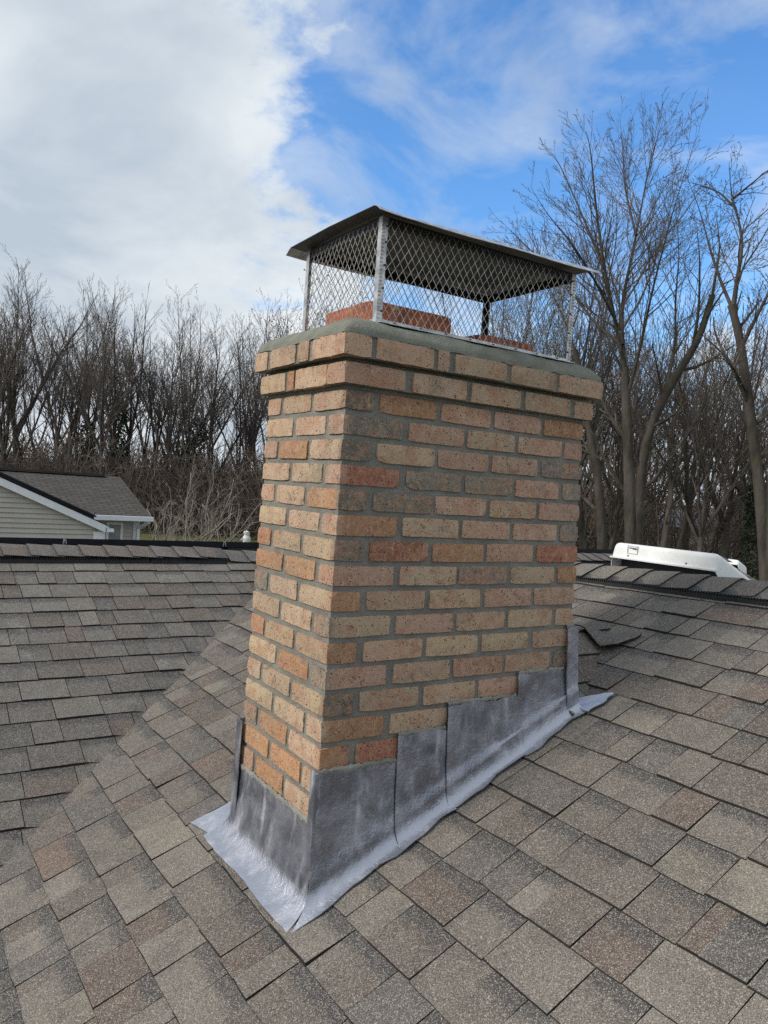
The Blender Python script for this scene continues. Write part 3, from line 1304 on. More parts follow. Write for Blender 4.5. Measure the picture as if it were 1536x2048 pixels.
# end flap lying past the far corner
def f(m):
    pts = [(0.905, -0.075), (0.925, -0.130), (1.005, -0.150), (0.985, -0.085), (0.930, -0.02)]
    vs = []
    def g(a, b):
        x = 0.900 + 0.125 * a
        y0, y1 = -0.158 + 0.006 * math.sin(a * 9), -0.02 - 0.125 * a
        y = y0 + (y1 - y0) * b
        return (x, y, roof_on(x, y) + 0.010 - 0.004 * a + 0.002 * wob(x * 3, y * 3))
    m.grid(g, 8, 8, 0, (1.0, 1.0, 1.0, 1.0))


solid(cpart(child('lead_flashing', f, M['lead'], None, True)), 0.003)


# apron across the downhill face, its ends lapped round both corners
def f(m):
    ztop = ZT(17)
    def g(a, b):
        v = -0.012 + (W + 0.014) * a
        zt = ztop + 0.003 * math.sin(v * 50) + 0.002 * math.sin(v * 140)
        zr = -1.4
        for _ in range(5):
            x, y, _z = lean(0, v, zr)
            zr = roof_on(x, y)
        xw, yw = x, y
        fold = 0.052
        if b < 0.55:
            t = b / 0.55
            z = zt + (zr + fold - zt) * t
            px, py, pz = lean(0, v, z)
            return (px - 0.005 - 0.008 * t * t - 0.0015 * wob(v * 2, z * 2), py, pz)
        t = (b - 0.55) / 0.45
        o = 0.088 + 0.003 * math.sin(v * 19)
        p0, p1, p2 = (-0.013, fold), (-0.015, 0.001), (-o, 0.001)
        X = xw + (1 - t) ** 2 * p0[0] + 2 * t * (1 - t) * p1[0] + t * t * p2[0]
        Y = yw + (a - 0.5) * 0.075 * t
        Zc = (1 - t) ** 2 * p0[1] + 2 * t * (1 - t) * p1[1] + t * t * p2[1]
        return (X, Y, roof_on(X, Y) + Zc + 0.0015 * wob(X * 2, Y * 2) * t)
    m.grid(g, 26, 18, 0, dressed_sheen(26, 18, 0.50, 0.80))


solid(cpart(child('lead_apron', f, M['lead'], None, True)), 0.003)


# fold at the near corner: the first side sheet is dressed round the edge
def f(m):
    zt, zb = ZT(15), -1.388
    def g(a, b):
        z = zt + (zb - zt) * b
        ang = R(-90 - 90 * min(max((a - 0.35) / 0.3, 0), 1))
        rad = 0.010 + 0.006 * b
        cx, cy, cz = lean(0.004, 0.004, z)
        k = 0.014 + 0.004 * math.sin(z * 40)
        kick = 0.034 * (max(0, b - 0.8) / 0.2) ** 2
        x, y = cx + (rad + kick) * math.cos(ang), cy + (rad + kick) * math.sin(ang)
        if a < 0.35:
            x += (0.35 - a) / 0.35 * 0.03
        if a > 0.65:
            y += (a - 0.65) / 0.35 * 0.024 * (1 - 0.45 * b)
        return (x, y, cz)
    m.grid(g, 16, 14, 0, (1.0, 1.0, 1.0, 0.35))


solid(cpart(child('lead_corner_fold', f, M['lead'], None, True)), 0.003)


# and at the far end of the apron
def f(m):
    zt, zb = ZT(15), -1.365
    def g(a, b):
        z = zt + (zb - zt) * b
        cx, cy, cz = lean(0, W, z)
        wv = 0.026 + 0.010 * b
        if a < 0.6:
            t = a / 0.6
            return (cx - 0.014 - 0.004 * b + 0.001 * wob(z, a), cy - wv * (1 - t), cz)
        t = (a - 0.6) / 0.4
        return (cx - 0.014 + 0.05 * t, cy + 0.010, cz)
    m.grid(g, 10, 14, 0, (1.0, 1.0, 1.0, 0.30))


solid(cpart(child('lead_corner_fold', f, M['lead'], None, True)), 0.003)


def f(m):
    # small ear of lead left flat at the far end of the apron
    def g(a, b):
        x = -0.165 + 0.15 * a
        y = 0.375 + (0.15 - 0.02 * a) * b
        y = 0.36 + b * (0.135 + 0.02 * (1 - a)) + 0.02
        return (x * (1 - 0.25 * (1 - b)) - 0.0, y, roof_on(x, y) + 0.006 + 0.0015 * wob(x * 4, y * 4))
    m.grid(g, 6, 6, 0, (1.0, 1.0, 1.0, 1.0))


solid(cpart(child('lead_flashing', f, M['lead'], None, True)), 0.003)


# mortar smeared along the top edges of the lead
def f(m):
    r = random.Random(4)
    def bead(pa, pb, n, off):
        pa, pb = Vector(pa), Vector(pb)
        ring = []
        for i in range(n + 1):
            c = pa + (pb - pa) * (i / n)
            h = 0.007 + r.uniform(-.003, .003)
            dn = 0.002 + abs(r.gauss(0, .007))
            o = Vector(off)
            ring.append([c + Vector((0, 0, h)) + o * 0.2, c + Vector((0, 0, h * 0.2)) + o * r.uniform(.9, 1.2), c - Vector((0, 0, dn)) + o * 0.75])
        vs = [p for q in ring for p in q]
        fs = []
        for i in range(n):
            for k in range(2):
                a = 3 * i + k
                fs.append((a, a + 1, a + 4, a + 3))
        m.add(vs, fs)
    bead(*ARGS)


M['bead'] = mat_mortar('bead_cement', (0.215, 0.215, 0.19), (0.30, 0.30, 0.27))
for u0, u1, row in ((0.0, 0.247, 15), (0.25, 0.42, 14), (0.424, 0.70, 13), (0.704, 0.908, 12), (0.912, 0.95, 10)):
    ARGS = (lean(u0, 0, ZT(row)), lean(u1, 0, ZT(row)), int((u1 - u0) / 0.008), (0, -0.009, 0))
    cpart(child('mortar_bead', f, M['bead'], None, True))
ARGS = (lean(0, W - 0.01, ZT(17)), lean(0, 0.02, ZT(17)), 56, (-0.008, 0, 0))
cpart(child('mortar_bead', f, M['bead'], None, True))

# ================================================================= chimney cap
cap = empty('chimney_cap', (0.5, 0.26, 0.21))
tag(cap, 'galvanised mesh chimney cap with flat metal lid over the flues', 'chimney cap')
KINV = Vector((-0.5, -0.26, -0.21))


def kpart(o):
    o.parent = cap
    o.location = KINV
    return o


KX0, KX1, KY0, KY1, KZ0, KZ1 = 0.100, 0.893, 0.030, 0.488, 0.204, 0.503


def lid_z(x):
    return 0.510 + 0.016 * (x - 0.05) / 0.9


def f(m):
    xa, xb, ya, yb = 0.055, 0.952, 0.004, 0.520
    prof = [(ya - 0.034, -0.021), (ya - 0.012, -0.006), (ya, 0.0), ((ya + yb) / 2, 0.005), (yb, 0.0), (yb + 0.012, -0.006), (yb + 0.034, -0.021)]
    n = 16
    vs = []
    for i in range(n + 1):
        x = xa + (xb - xa) * i / n
        for j, (y, z) in enumerate(prof):
            wz = 0.0015 * math.sin(x * 14 + j)
            if i == 0:
                wz += 0.004
            vs.append((x, y, lid_z(x) + z + wz))
    k = len(prof)
    fs = [(i * k + j, (i + 1) * k + j, (i + 1) * k + j + 1, i * k + j + 1) for i in range(n) for j in range(k - 1)]
    m.add(vs, fs, [1 if j in (0, 1, k - 2, k - 3) else 0 for i in range(n) for j in range(k - 1)])


o = kpart(child('lid', f, [M['lid'], M['galv']], None))
solid(o, 0.0016)


def f(m):
    n = 8
    cx, cy, cz = 0.215, 0.10, lid_z(0.2) + 0.004
    for dx in (-0.011, 0, 0.011):
        m.bar((cx + dx, cy, cz), (cx + dx, cy, cz + 0.016 + (0.005 if dx == 0 else 0)), 0.007)
    m.box((cx - 0.016, cy - 0.006, cz - 0.004), (cx + 0.016, cy + 0.006, cz + 0.006))


kpart(child('wing_bolt', f, M['galv'], None))

for i, (x, y) in enumerate(((KX0, KY0), (KX1, KY0), (KX1, KY1), (KX0, KY1))):
    sx, sy = (1 if x == KX0 else -1), (1 if y == KY0 else -1)
    m = MB()
    t, w = 0.0025, 0.020
    m.box((min(x, x + sx * w), min(y, y + sy * t), KZ0), (max(x, x + sx * w), max(y, y + sy * t), KZ1))
    m.box((min(x, x + sx * t), min(y + sy * t, y + sy * w), KZ0), (max(x, x + sx * t), max(y + sy * t, y + sy * w), KZ1))
    post = kpart(m.build('corner_post', M['galv'] if i != 2 else M['dark_steel']))
    if i in (0, 1, 3):
        # folded teeth of the screen edge, and the screws that hold it
        m = MB()
        for q in range(26):
            z = KZ0 + 0.012 + q * 0.0105
            m.box((min(x + sx * .001, x + sx * .010), y - 0.0022 if sy > 0 else y, z), (max(x + sx * .001, x + sx * .010), y if sy > 0 else y + .0022, z + 0.0045))
        g = m.build('screen_tooth', M['wire'])
        g.parent = post
        m = MB()
        for z in (0.235, 0.30, 0.365, 0.43, 0.475):
            m.box((x + sx * .014, y - sy * .0028, z), (x + sx * .019, y - sy * 0.0001, z + .005))
        g = m.build('screw', M['dark_steel'])
        g.parent = post


def screen(pa, pb, name='mesh_screen'):
    """expanded metal: two sets of slanting strands with short bonds"""
    pa, pb = Vector(pa), Vector(pb)
    d = pb - pa
    ln = d.length
    d.normalize()
    nrm = Vector((d.y, -d.x, 0))
    m = MB()
    cw, ch = 0.0265, 0.040
    H = KZ1 - KZ0 - 0.006
    nc = int(ln / cw) + 1
    nr = int(H / ch) + 1
    seen = set()
    rows = nr * 2
    def node(i, k):
        # i counts half cells across, k half cells up
        return (i * cw / 2, k * ch / 2)
    for k in range(rows + 1):
        for i in range(2 * nc + 1):
            if (i + k) % 2:
                continue
            for di in (-1, 1):
                u0, h0 = node(i, k)
                u1, h1 = node(i + di, k + 1)
                if h0 >= H or u0 > ln and u1 > ln or u0 < 0 or u1 < -1e-6:
                    continue
                if u0 > ln or u1 > ln:
                    continue
                if h1 > H:
                    t = (H - h0) / (h1 - h0)
                    u1, h1 = u0 + (u1 - u0) * t, H
                p = pa + d * u0 + Vector((0, 0, KZ0 + 0.003 + h0)) - Vector((0, 0, pa.z)) + nrm * 0.0006 * di
                q = pa + d * u1 + Vector((0, 0, KZ0 + 0.003 + h1)) - Vector((0, 0, pa.z)) + nrm * 0.0006 * di
                bw = lambda v: nrm * (0.0022 * math.sin(v.x * 19 + v.z * 23 + v.y * 17)) + d * (0.0012 * math.sin(v.z * 31 + v.x * 11))
                m.bar(p + bw(p), q + bw(q), 0.0015, 0.0010, 0, nrm)
    return kpart(m.build(name, M['wire']))


screen((KX0 + .004, KY0 + .003, 0), (KX1 - .004, KY0 + .003, 0))
screen((KX0 + .003, KY0 + .004, 0), (KX0 + .003, KY1 - .004, 0))
screen((KX0 + .004, KY1 - .003, 0), (KX1 - .004, KY1 - .003, 0))
screen((KX1 - .003, KY0 + .004, 0), (KX1 - .003, KY1 - .004, 0))


def f(m):
    for y, s in ((KY0, 1), (KY1, -1)):
        m.box((KX0 + .02, min(y, y + s * .002), KZ0 - .002), (KX1 - .02, max(y, y + s * .002), KZ0 + .011))
        m.box((KX0 + .0, min(y - s * .022, y + s * .0), KZ0 - .0035), (KX1 - .0, max(y - s * .022, y + s * .0), KZ0 - .0005))
    for x, s in ((KX0, 1), (KX1, -1)):
        m.box((min(x, x + s * .002), KY0 + .02, KZ0 - .002), (max(x, x + s * .002), KY1 - .02, KZ0 + .011))


base = kpart(child('base_flange', f, M['galv'], None))


def f(m):
    for i in range(8):
        x = KX0 + 0.06 + i * 0.095
        m.box((x, KY0 - .0035, KZ0 + .002), (x + .006, KY0 - .0002, KZ0 + .008))


g = child('screw', f, M['dark_steel'], base)


def f(m):
    t = 0.003
    for y, s in ((KY0 + .006, 1), (KY1 - .006, -1)):
        m.box((KX0 + .01, min(y, y + s * t), KZ1 - .026), (KX1 - .01, max(y, y + s * t), KZ1 + .004))
    for x, s in ((KX0 + .006, 1), (KX1 - .006, -1)):
        m.box((min(x, x + s * t), KY0 + .012, KZ1 - .026), (max(x, x + s * t), KY1 - .012, KZ1 + .004))


kpart(child('top_rail', f, M['dark_steel'], None))


# ================================================================= white roof hoods behind the ridge
def hood(loc, ln, hgt, depth, label, detail=True):
    root = empty('roof_vent_hood', loc)
    tag(root, label, 'roof vent')
    m = MB()
    s = PM
    # open-bottomed shell: front panel, two sides, top; front leans back a little
    def P_(a, y, z):
        return (a, y, z - s * a)
    w = ln / 2
    vs = [P_(0.0, -w, 0), P_(0.0, w, 0), P_(0.014, w - .01, hgt), P_(0.014, -w + .01, hgt),
          P_(depth, -w, -0.09), P_(depth, w, -0.09), P_(depth, w - .012, hgt * .92), P_(depth, -w + .012, hgt * .92),
          P_(0.02, -w, -0.05), P_(0.02, w, -0.05)]
    fs = [(1, 0, 3, 2), (2, 3, 7, 6), (0, 8, 4, 7, 3), (9, 1, 2, 6, 5), (6, 7, 4, 5)]
    m.add(vs, fs)
    o = m.build('hood_shell', M['white_metal'], root, True)
    bevel(o, 0.032, 5, 30)
    solid(o, 0.003, -1)
    m = MB()
    m.box((-.010, -w + .01, -.003), (.004, w - .01, .004))
    m.build('front_lip', M['white_metal'], root)
    m = MB()
    m.add([P_(0.06, -w + .03, -0.10), P_(0.06, w - .03, -0.10), P_(0.06, w - .03, 0.03), P_(0.06, -w + .03, 0.03)], [(0, 1, 2, 3)])
    m.build('bird_screen', M['vent'], root)
    m = MB()
    m.add([P_(-0.03, -w - .0, -0.10), P_(depth + .05, -w - .0, -0.10), P_(depth + .05, w + .0, -0.10), P_(-0.03, w + .0, -0.10)], [(0, 1, 2, 3)])
    solid(m.build('base_flange', M['white_metal'], root), 0.003)
    if detail:
        m = MB()
        ya, yb, za, zb = w - .165, w - .105, .026, .066
        e = .0012
        for (a, b, c, d) in ((ya, yb, za, za + e), (ya, yb, zb - e, zb), (ya, ya + e, za, zb), (yb - e, yb, za, zb)):
            m.box((-.0012 + .004, a, c), (.006, b, d))
        for q in range(2):
            m.box((.003, ya + .008, zb - .012 - q * .004), (.006, yb - .006 - q * .02, zb - .010 - q * .004))
        lab = m.build('maker_label', M['ink'], root)
        m = MB()
        for y in (w - .115, -w + .16):
            m.box((-.001, y, .012), (.004, y + .006, .018))
        m.build('screw', M['dark_steel'], root)
    return root


hood((2.030, 0.445, -0.528), 0.60, 0.088, 0.46, 'large white metal roof vent hood just behind the near ridge')
hood((6.66, 2.96, -0.815), 0.17, 0.065, 0.2, 'small white vent hood half hidden past the gable edge', False)

# ================================================================= solar panels behind the far ridge
px = -2.0 * 1.048 - 0.055
for i in range(1, 7):
    a = px + i * 1.048
    b = a + 1.030
    y0, z0 = 3.216, -0.745
    root = empty('solar_panel', ((a + b) / 2, y0, z0))
    seen = {1: 'black solar panel edge below the tan gable wall, in front of its left part',
            2: 'black solar panel edge below the neighbour house corner and bare shrub',
            3: 'black solar panel edge touching the left side of the chimney',
            6: 'black solar panel edge between chimney and white vent hood'}
    tag(root, seen.get(i, 'black solar panel in the row behind the ridge, hidden by the chimney'), 'solar panel', 'solar panels along the far roof slope')
    inv = Vector((-(a + b) / 2, -y0, -z0))
    def sl(x, y, z):
        return (x, y, z - PM * (y - y0))
    m = MB()
    for (p, q) in (((a, y0, z0), (b, y0 + .02, z0 + .038)), ((a, y0 + 1.67, z0), (b, y0 + 1.69, z0 + .038)),
                   ((a, y0 + .02, z0), (a + .02, y0 + 1.67, z0 + .038)), ((b - .02, y0 + .02, z0), (b, y0 + 1.67, z0 + .038))):
        m.box(p, q, 0, sl)
    o = m.build('frame', M['black_panel'], root)
    o.location = inv
    m = MB()
    m.box((a + .02, y0 + .02, z0 + .026), (b - .02, y0 + 1.67, z0 + .034), 0, sl)
    o = m.build('glass', M['glass_panel'], root)
    o.location = inv
    m = MB()
    m.box((a + .02, y0 + .004, z0 - .05), (b - .02, y0 + .03, z0 - .002), 0, sl)  # black strip standing in for the shade beneath the panel frame
    o = m.build('shade_strip', M['vent'], root)
    o.location = inv
    m = MB()
    m.bar((b - .002, y0 - .002, z0 + .004), (b + .004, y0 - .002, z0 + .040), .004)
    m.bar((b + .019, y0 - .002, z0 + .004), (b + .013, y0 - .002, z0 + .040), .004)
    o = m.build('clamp', M['galv'], root)
    o.location = inv

# ================================================================= neighbour house
nb = empty('neighbour_house', (1.5, 19, GZ))
tag(nb, 'tan vinyl-sided neighbour house with dark shingle roof and white trim', 'house')
NINV = Vector((-1.5, -19, -GZ))


def npart(o, parent=None):
    if parent is None:
        o.parent = nb
        o.location = NINV
    else:
        o.parent = parent
    return o


def uvroof(pts, name, ax, mat=None):
    """pts a quad; uv from in-plane metres: ax = horizontal axis index"""
    m = MB()
    m.add(pts, [tuple(range(len(pts)))])
    o = m.build(name, mat or M['hroof'])
    uv = o.data.uv_layers.new(name='UVMap')
    for lp in o.data.loops:
        v = o.data.vertices[lp.vertex_index].co
        other = v.y if ax == 0 else v.x
        uv.data[lp.index].uv = (v[ax], other * 1.06)
    return o


GY = 16.37       # gable wall plane
AX, AZ = 0.05, -0.06
SL = 0.427
EX = 3.40
wall_z = lambda x: AZ - 0.14 - SL * abs(x - AX)


def f(m):
    m.add([(-3.2, GY + .03, GZ), (3.30, GY + .03, GZ), (3.30, GY + .03, wall_z(3.3)), (AX, GY + .03, AZ - .14), (-3.2, GY + .03, wall_z(-3.2))], [(0, 1, 2, 3, 4)])
    m.add([(3.30, GY + .03, GZ), (3.30, 20.2, GZ), (3.30, 20.2, wall_z(3.3)), (3.30, GY + .03, wall_z(3.3))], [(0, 1, 2, 3)])
    m.box((-6.0, 19.75, GZ), (5.15, 26.2, -1.50))
    m.add([(5.16, 19.75, -1.5), (5.16, 26.2, -1.5), (5.16, 22.87, -0.48)], [(0, 1, 2)])


nwall = npart(child('wall', f, M['siding'], None))
# lap siding boards on the gable
step = 0.108
z = GZ + 0.2
while z < AZ:
    zt = z + step
    def xlim(zz):
        return AX + (AZ - 0.16 - zz) / SL
    xr = min(3.20, xlim(zt))
    xl = max(-3.1, 2 * AX - xlim(zt))
    if xr > xl and z > -2.6:
        m = MB()
        m.add([(xl, GY - .030, z), (min(3.2, xlim(z)), GY - .030, z), (xr, GY + .004, zt + .004), (xl, GY + .004, zt + .004),
               (xl, GY + .02, z), (min(3.2, xlim(z)), GY + .02, z)], [(0, 1, 2, 3), (0, 4, 5, 1)])
        b = m.build('siding_board', M['siding'])
        b.parent = nwall
    z += step
z = -2.9
while z < -1.6:
    m = MB()
    m.add([(3.7, 19.734, z), (5.0, 19.734, z), (5.0, 19.752, z + step), (3.7, 19.752, z + step), (3.7, 19.749, z), (5.0, 19.749, z)], [(0, 1, 2, 3), (0, 4, 5, 1)])
    b = m.build('siding_board', M['siding'])
    b.parent = nwall
    z += step


def f(m):
    for s in (1, -1):
        def X(x):
            return AX + s * x
        ex = EX - AX if s > 0 else 3.4
        d = 0.165
        # rake board, then the soffit behind it
        m.add([(X(0), GY - .14, AZ - .02), (X(ex), GY - .14, AZ - .02 - SL * ex), (X(ex), GY - .14, AZ - .02 - SL * ex - d), (X(0), GY - .14, AZ - .02 - d)], [(0, 1, 2, 3)])
        m.add([(X(0), GY - .14, AZ - .02 - d), (X(ex), GY - .14, AZ - .02 - SL * ex - d), (X(ex), GY + .01, AZ - .02 - SL * ex - d), (X(0), GY + .01, AZ - .02 - d)], [(0, 1, 2, 3)])
    m.box((3.16, GY - .03, GZ), (3.42, GY + .03, wall_z(3.42) - .03))


npart(child('rake_trim', f, M['white_trim'], None))
npart(uvroof([(AX, GY - .16, AZ), (EX + .08, GY - .16, AZ - SL * (EX + .08 - AX)), (EX + .08, 20.5, AZ - SL * (EX + .08 - AX)), (AX, 21.6, AZ)], 'roof', 1))
npart(uvroof([(AX, GY - .16, AZ), (AX, 21.6, AZ), (-3.5, 20.5, AZ - SL * (AX + 3.5)), (-3.5, GY - .16, AZ - SL * (AX + 3.5))], 'roof', 1))


def f(m):
    def g(x, y, z):
        return (x, y, AZ - SL * (x - AX) + z)
    for i in range(3):
        m.box((AX + .10 + i * 1.02, GY - .10, .06), (AX + 1.10 + i * 1.02, GY + 1.6, .10), 0, g)
    m.box((AX + .1, GY - .05, .005), (AX + 3.1, GY + 1.5, .058), 0, g)


o = npart(child('solar_array', f, M['black_panel'], None))
o['label'] = 'black panels along the front gable roof edge'
npart(uvroof([(-6.2, 19.35, -1.46), (5.38, 19.35, -1.46), (5.38, 22.87, -0.43), (-6.2, 22.87, -0.43)], 'roof', 0))
npart(uvroof([(-6.2, 22.87, -0.43), (5.38, 22.87, -0.43), (5.38, 26.5, -1.5), (-6.2, 26.5, -1.5)], 'roof', 0))


def f(m):
    m.bar((-6.2, 22.87, -0.405), (4.9, 22.87, -0.405), 0.24, 0.05)
    m.bar((-6.2, 22.80, -0.43), (4.9, 22.80, -0.43), 0.26, 0.04)


npart(child('ridge_vent', f, M['dark_roof'], None))


def f(m):
    m.box((3.5, 19.22, -1.575), (5.40, 19.34, -1.455))
    m.box((3.5, 19.36, -1.60), (5.38, 19.74, -1.575))
    m.box((3.42, GY + .05, -1.65), (3.53, 19.2, -1.57))
    m.box((3.42, GY - .16, -1.66), (3.58, GY - .02, -1.59))


npart(child('gutter', f, M['white_trim'], None))


def f(m):
    m.bar((5.30, 19.30, -1.60), (5.12, 19.66, -1.80), 0.085, 0.07)
    m.bar((5.12, 19.66, -1.78), (5.12, 19.66, GZ + .1), 0.085, 0.07)
    m.box((5.00, 19.70, GZ), (5.17, 19.76, -1.6))


npart(child('downspout', f, M['white_trim'], None))


def f(m):
    m.box((4.28, 19.71, -3.0), (4.34, 19.76, -1.66))
    m.box((4.66, 19.71, -3.0), (4.72, 19.76, -1.66))
    m.box((4.34, 19.71, -1.72), (4.66, 19.76, -1.66))


wf = npart(child('window', f, M['white_trim'], None))
m = MB()
m.box((4.34, 19.725, -3.0), (4.66, 19.745, -1.72))
g = m.build('pane', M['pane'])
g.parent = wf

# ================================================================= far white house through the trees
C30 = Vector((CP[0], CP[1], 0))
FWD = Vector((0.555, 0.832, 0)).normalized()
RGT = Vector((0.832, -0.555, 0)).normalized()


def fr(r_, d, z=0.0):
    p = C30 + RGT * r_ + FWD * d
    return (p.x, p.y, z)


fh = empty('white_house', fr(25, 60, GZ))
tag(fh, 'white house with blue-grey roof seen low through the bare trees', 'house')
FINV = -Vector(fr(25, 60, GZ))


def fpart(name, fn, mat):
    o = child(name, fn, mat, fh)
    o.location = FINV
    return o


def fbox(m, r0, r1, d0, d1, z0, z1):
    m.box((r0, d0, z0), (r1, d1, z1), 0, lambda x, y, z: fr(x, y, z))


fpart('wall', lambda m: fbox(m, 19.5, 29.5, 60, 66, GZ, -1.55), M['farwhite'])


def f(m):
    for a, b in (((19.2, 59.5, -1.6), (19.2, 63, -0.35)), ):
        pass
    m.add([fr(19.2, 59.5, -1.62), fr(29.8, 59.5, -1.62), fr(29.8, 63, -0.3), fr(19.2, 63, -0.3)], [(0, 1, 2, 3)])
    m.add([fr(19.2, 63, -0.3), fr(29.8, 63, -0.3), fr(29.8, 66.5, -1.62), fr(19.2, 66.5, -1.62)], [(0, 1, 2, 3)])


fpart('roof', f, M['farroof'])


def f(m):
    m.add([fr(20.2, 56.8, -3.0), fr(23.6, 56.8, -3.0), fr(23.1, 59.95, -2.45), fr(20.7, 59.95, -2.45)], [(0, 1, 2, 3)])
    fbox(m, 20.2, 23.6, 56.75, 56.85, -3.12, -3.0)


fpart('porch_roof', f, M['dark_roof'])
for a in (21.0, 23.0, 25.4, 27.6):
    w = fpart('window', lambda m, a=a: fbox(m, a, a + .8, 59.9, 59.99, -2.4, -1.75), M['white_trim'])
    q = child('pane', lambda m, a=a: fbox(m, a + .1, a + .7, 59.86, 59.9, -2.32, -1.83), M['pane'], w)

# white garden ornament by the edge of the woods
gs = empty('garden_statue', fr(-7.05, 40, GZ))
tag(gs, 'small white garden statue between the panels and the woods', 'statue')


def f(m):
    prof = [(0.0, .26), (.12, .26), (.14, .20), (.55, .15), (.70, .20), (.90, .23), (1.02, .17), (1.08, .13), (1.14, .16), (1.22, .17), (1.29, .12), (1.33, .0)]
    n = 12
    for z, r_ in prof:
        m.v += [(r_ * math.cos(2 * math.pi * i / n) - .08 * max(0, z - 1.0), r_ * .8 * math.sin(2 * math.pi * i / n), z) for i in range(n)]
    for q in range(len(prof) - 1):
        for i in range(n):
            j = (i + 1) % n
            m.f.append((q * n + i, q * n + j, (q + 1) * n + j, (q + 1) * n + i))
            m.mi.append(0)
    m.bar((-.16, 0, .95), (-.30, .05, .80), .09)
    m.bar((-.12, .02, .72), (-.2, .02, .5), .10)


child('figure', f, M['stone_white'], gs, True)


# ================================================================= bare trees
class Tubes:
    """collects polylines and builds their tubes in one pass per shape"""
    def __init__(s):
        s.groups, s.V, s.F, s.n = {}, [], [], 0

    def tube(s, pts, rad, k):
        s.groups.setdefault((len(pts), k), []).append((pts, rad))

    def flush(s):
        for (n, k), lst in s.groups.items():
            P_ = np.array([q[0] for q in lst], dtype=float)
            Rd = np.array([q[1] for q in lst], dtype=float)
            B = len(P_)
            t = np.gradient(P_, axis=1)
            t /= np.linalg.norm(t, axis=2, keepdims=True) + 1e-9
            ref = np.where(np.abs(t[:, :1, 2:3]) > 0.5, np.array([0.31, 0.95, 0.05]), np.array([0.1, 0.05, 1.0]))
            u = np.cross(t, np.broadcast_to(ref, t.shape))
            u /= np.linalg.norm(u, axis=2, keepdims=True) + 1e-9
            w = np.cross(t, u)
            a = np.arange(k) * (2 * math.pi / k)
            ring = P_[:, :, None, :] + Rd[:, :, None, None] * (np.cos(a)[None, None, :, None] * u[:, :, None, :] + np.sin(a)[None, None, :, None] * w[:, :, None, :])
            s.V.append(ring.reshape(-1, 3))
            ii = np.arange(n - 1)[:, None] * k
            jj = np.arange(k)[None, :]
            j2 = (jj + 1) % k
            q = np.stack([ii + jj, ii + j2, ii + k + j2, ii + k + jj], -1).reshape(1, -1, 4)
            q = q + (np.arange(B) * n * k)[:, None, None] + s.n
            s.F.append(q.reshape(-1, 4))
            s.n += B * n * k
        s.groups = {}

    def quad(s, c, a, b):
        s.V.append(np.array([c - a - b, c + a - b, c + a + b, c - a + b]))
        s.F.append(np.array([[0, 1, 2, 3]]) + s.n)
        s.n += 4

    def mesh(s, name, mat):
        s.flush()
        me = bpy.data.meshes.new(name)
        if s.n:
            V = np.concatenate(s.V).astype(np.float32)
            F = np.concatenate(s.F).astype(np.int32)
            me.vertices.add(len(V))
            me.vertices.foreach_set('co', V.ravel())
            me.loops.add(F.size)
            me.loops.foreach_set('vertex_index', F.ravel())
            me.polygons.add(len(F))
            me.polygons.foreach_set('loop_start', np.arange(len(F), dtype=np.int32) * 4)
            me.polygons.foreach_set('loop_total', np.full(len(F), 4, dtype=np.int32))
            me.polygons.foreach_set('use_smooth', np.ones(len(F), dtype=bool))
            me.update(calc_edges=True)
        me.materials.append(mat)
        return me


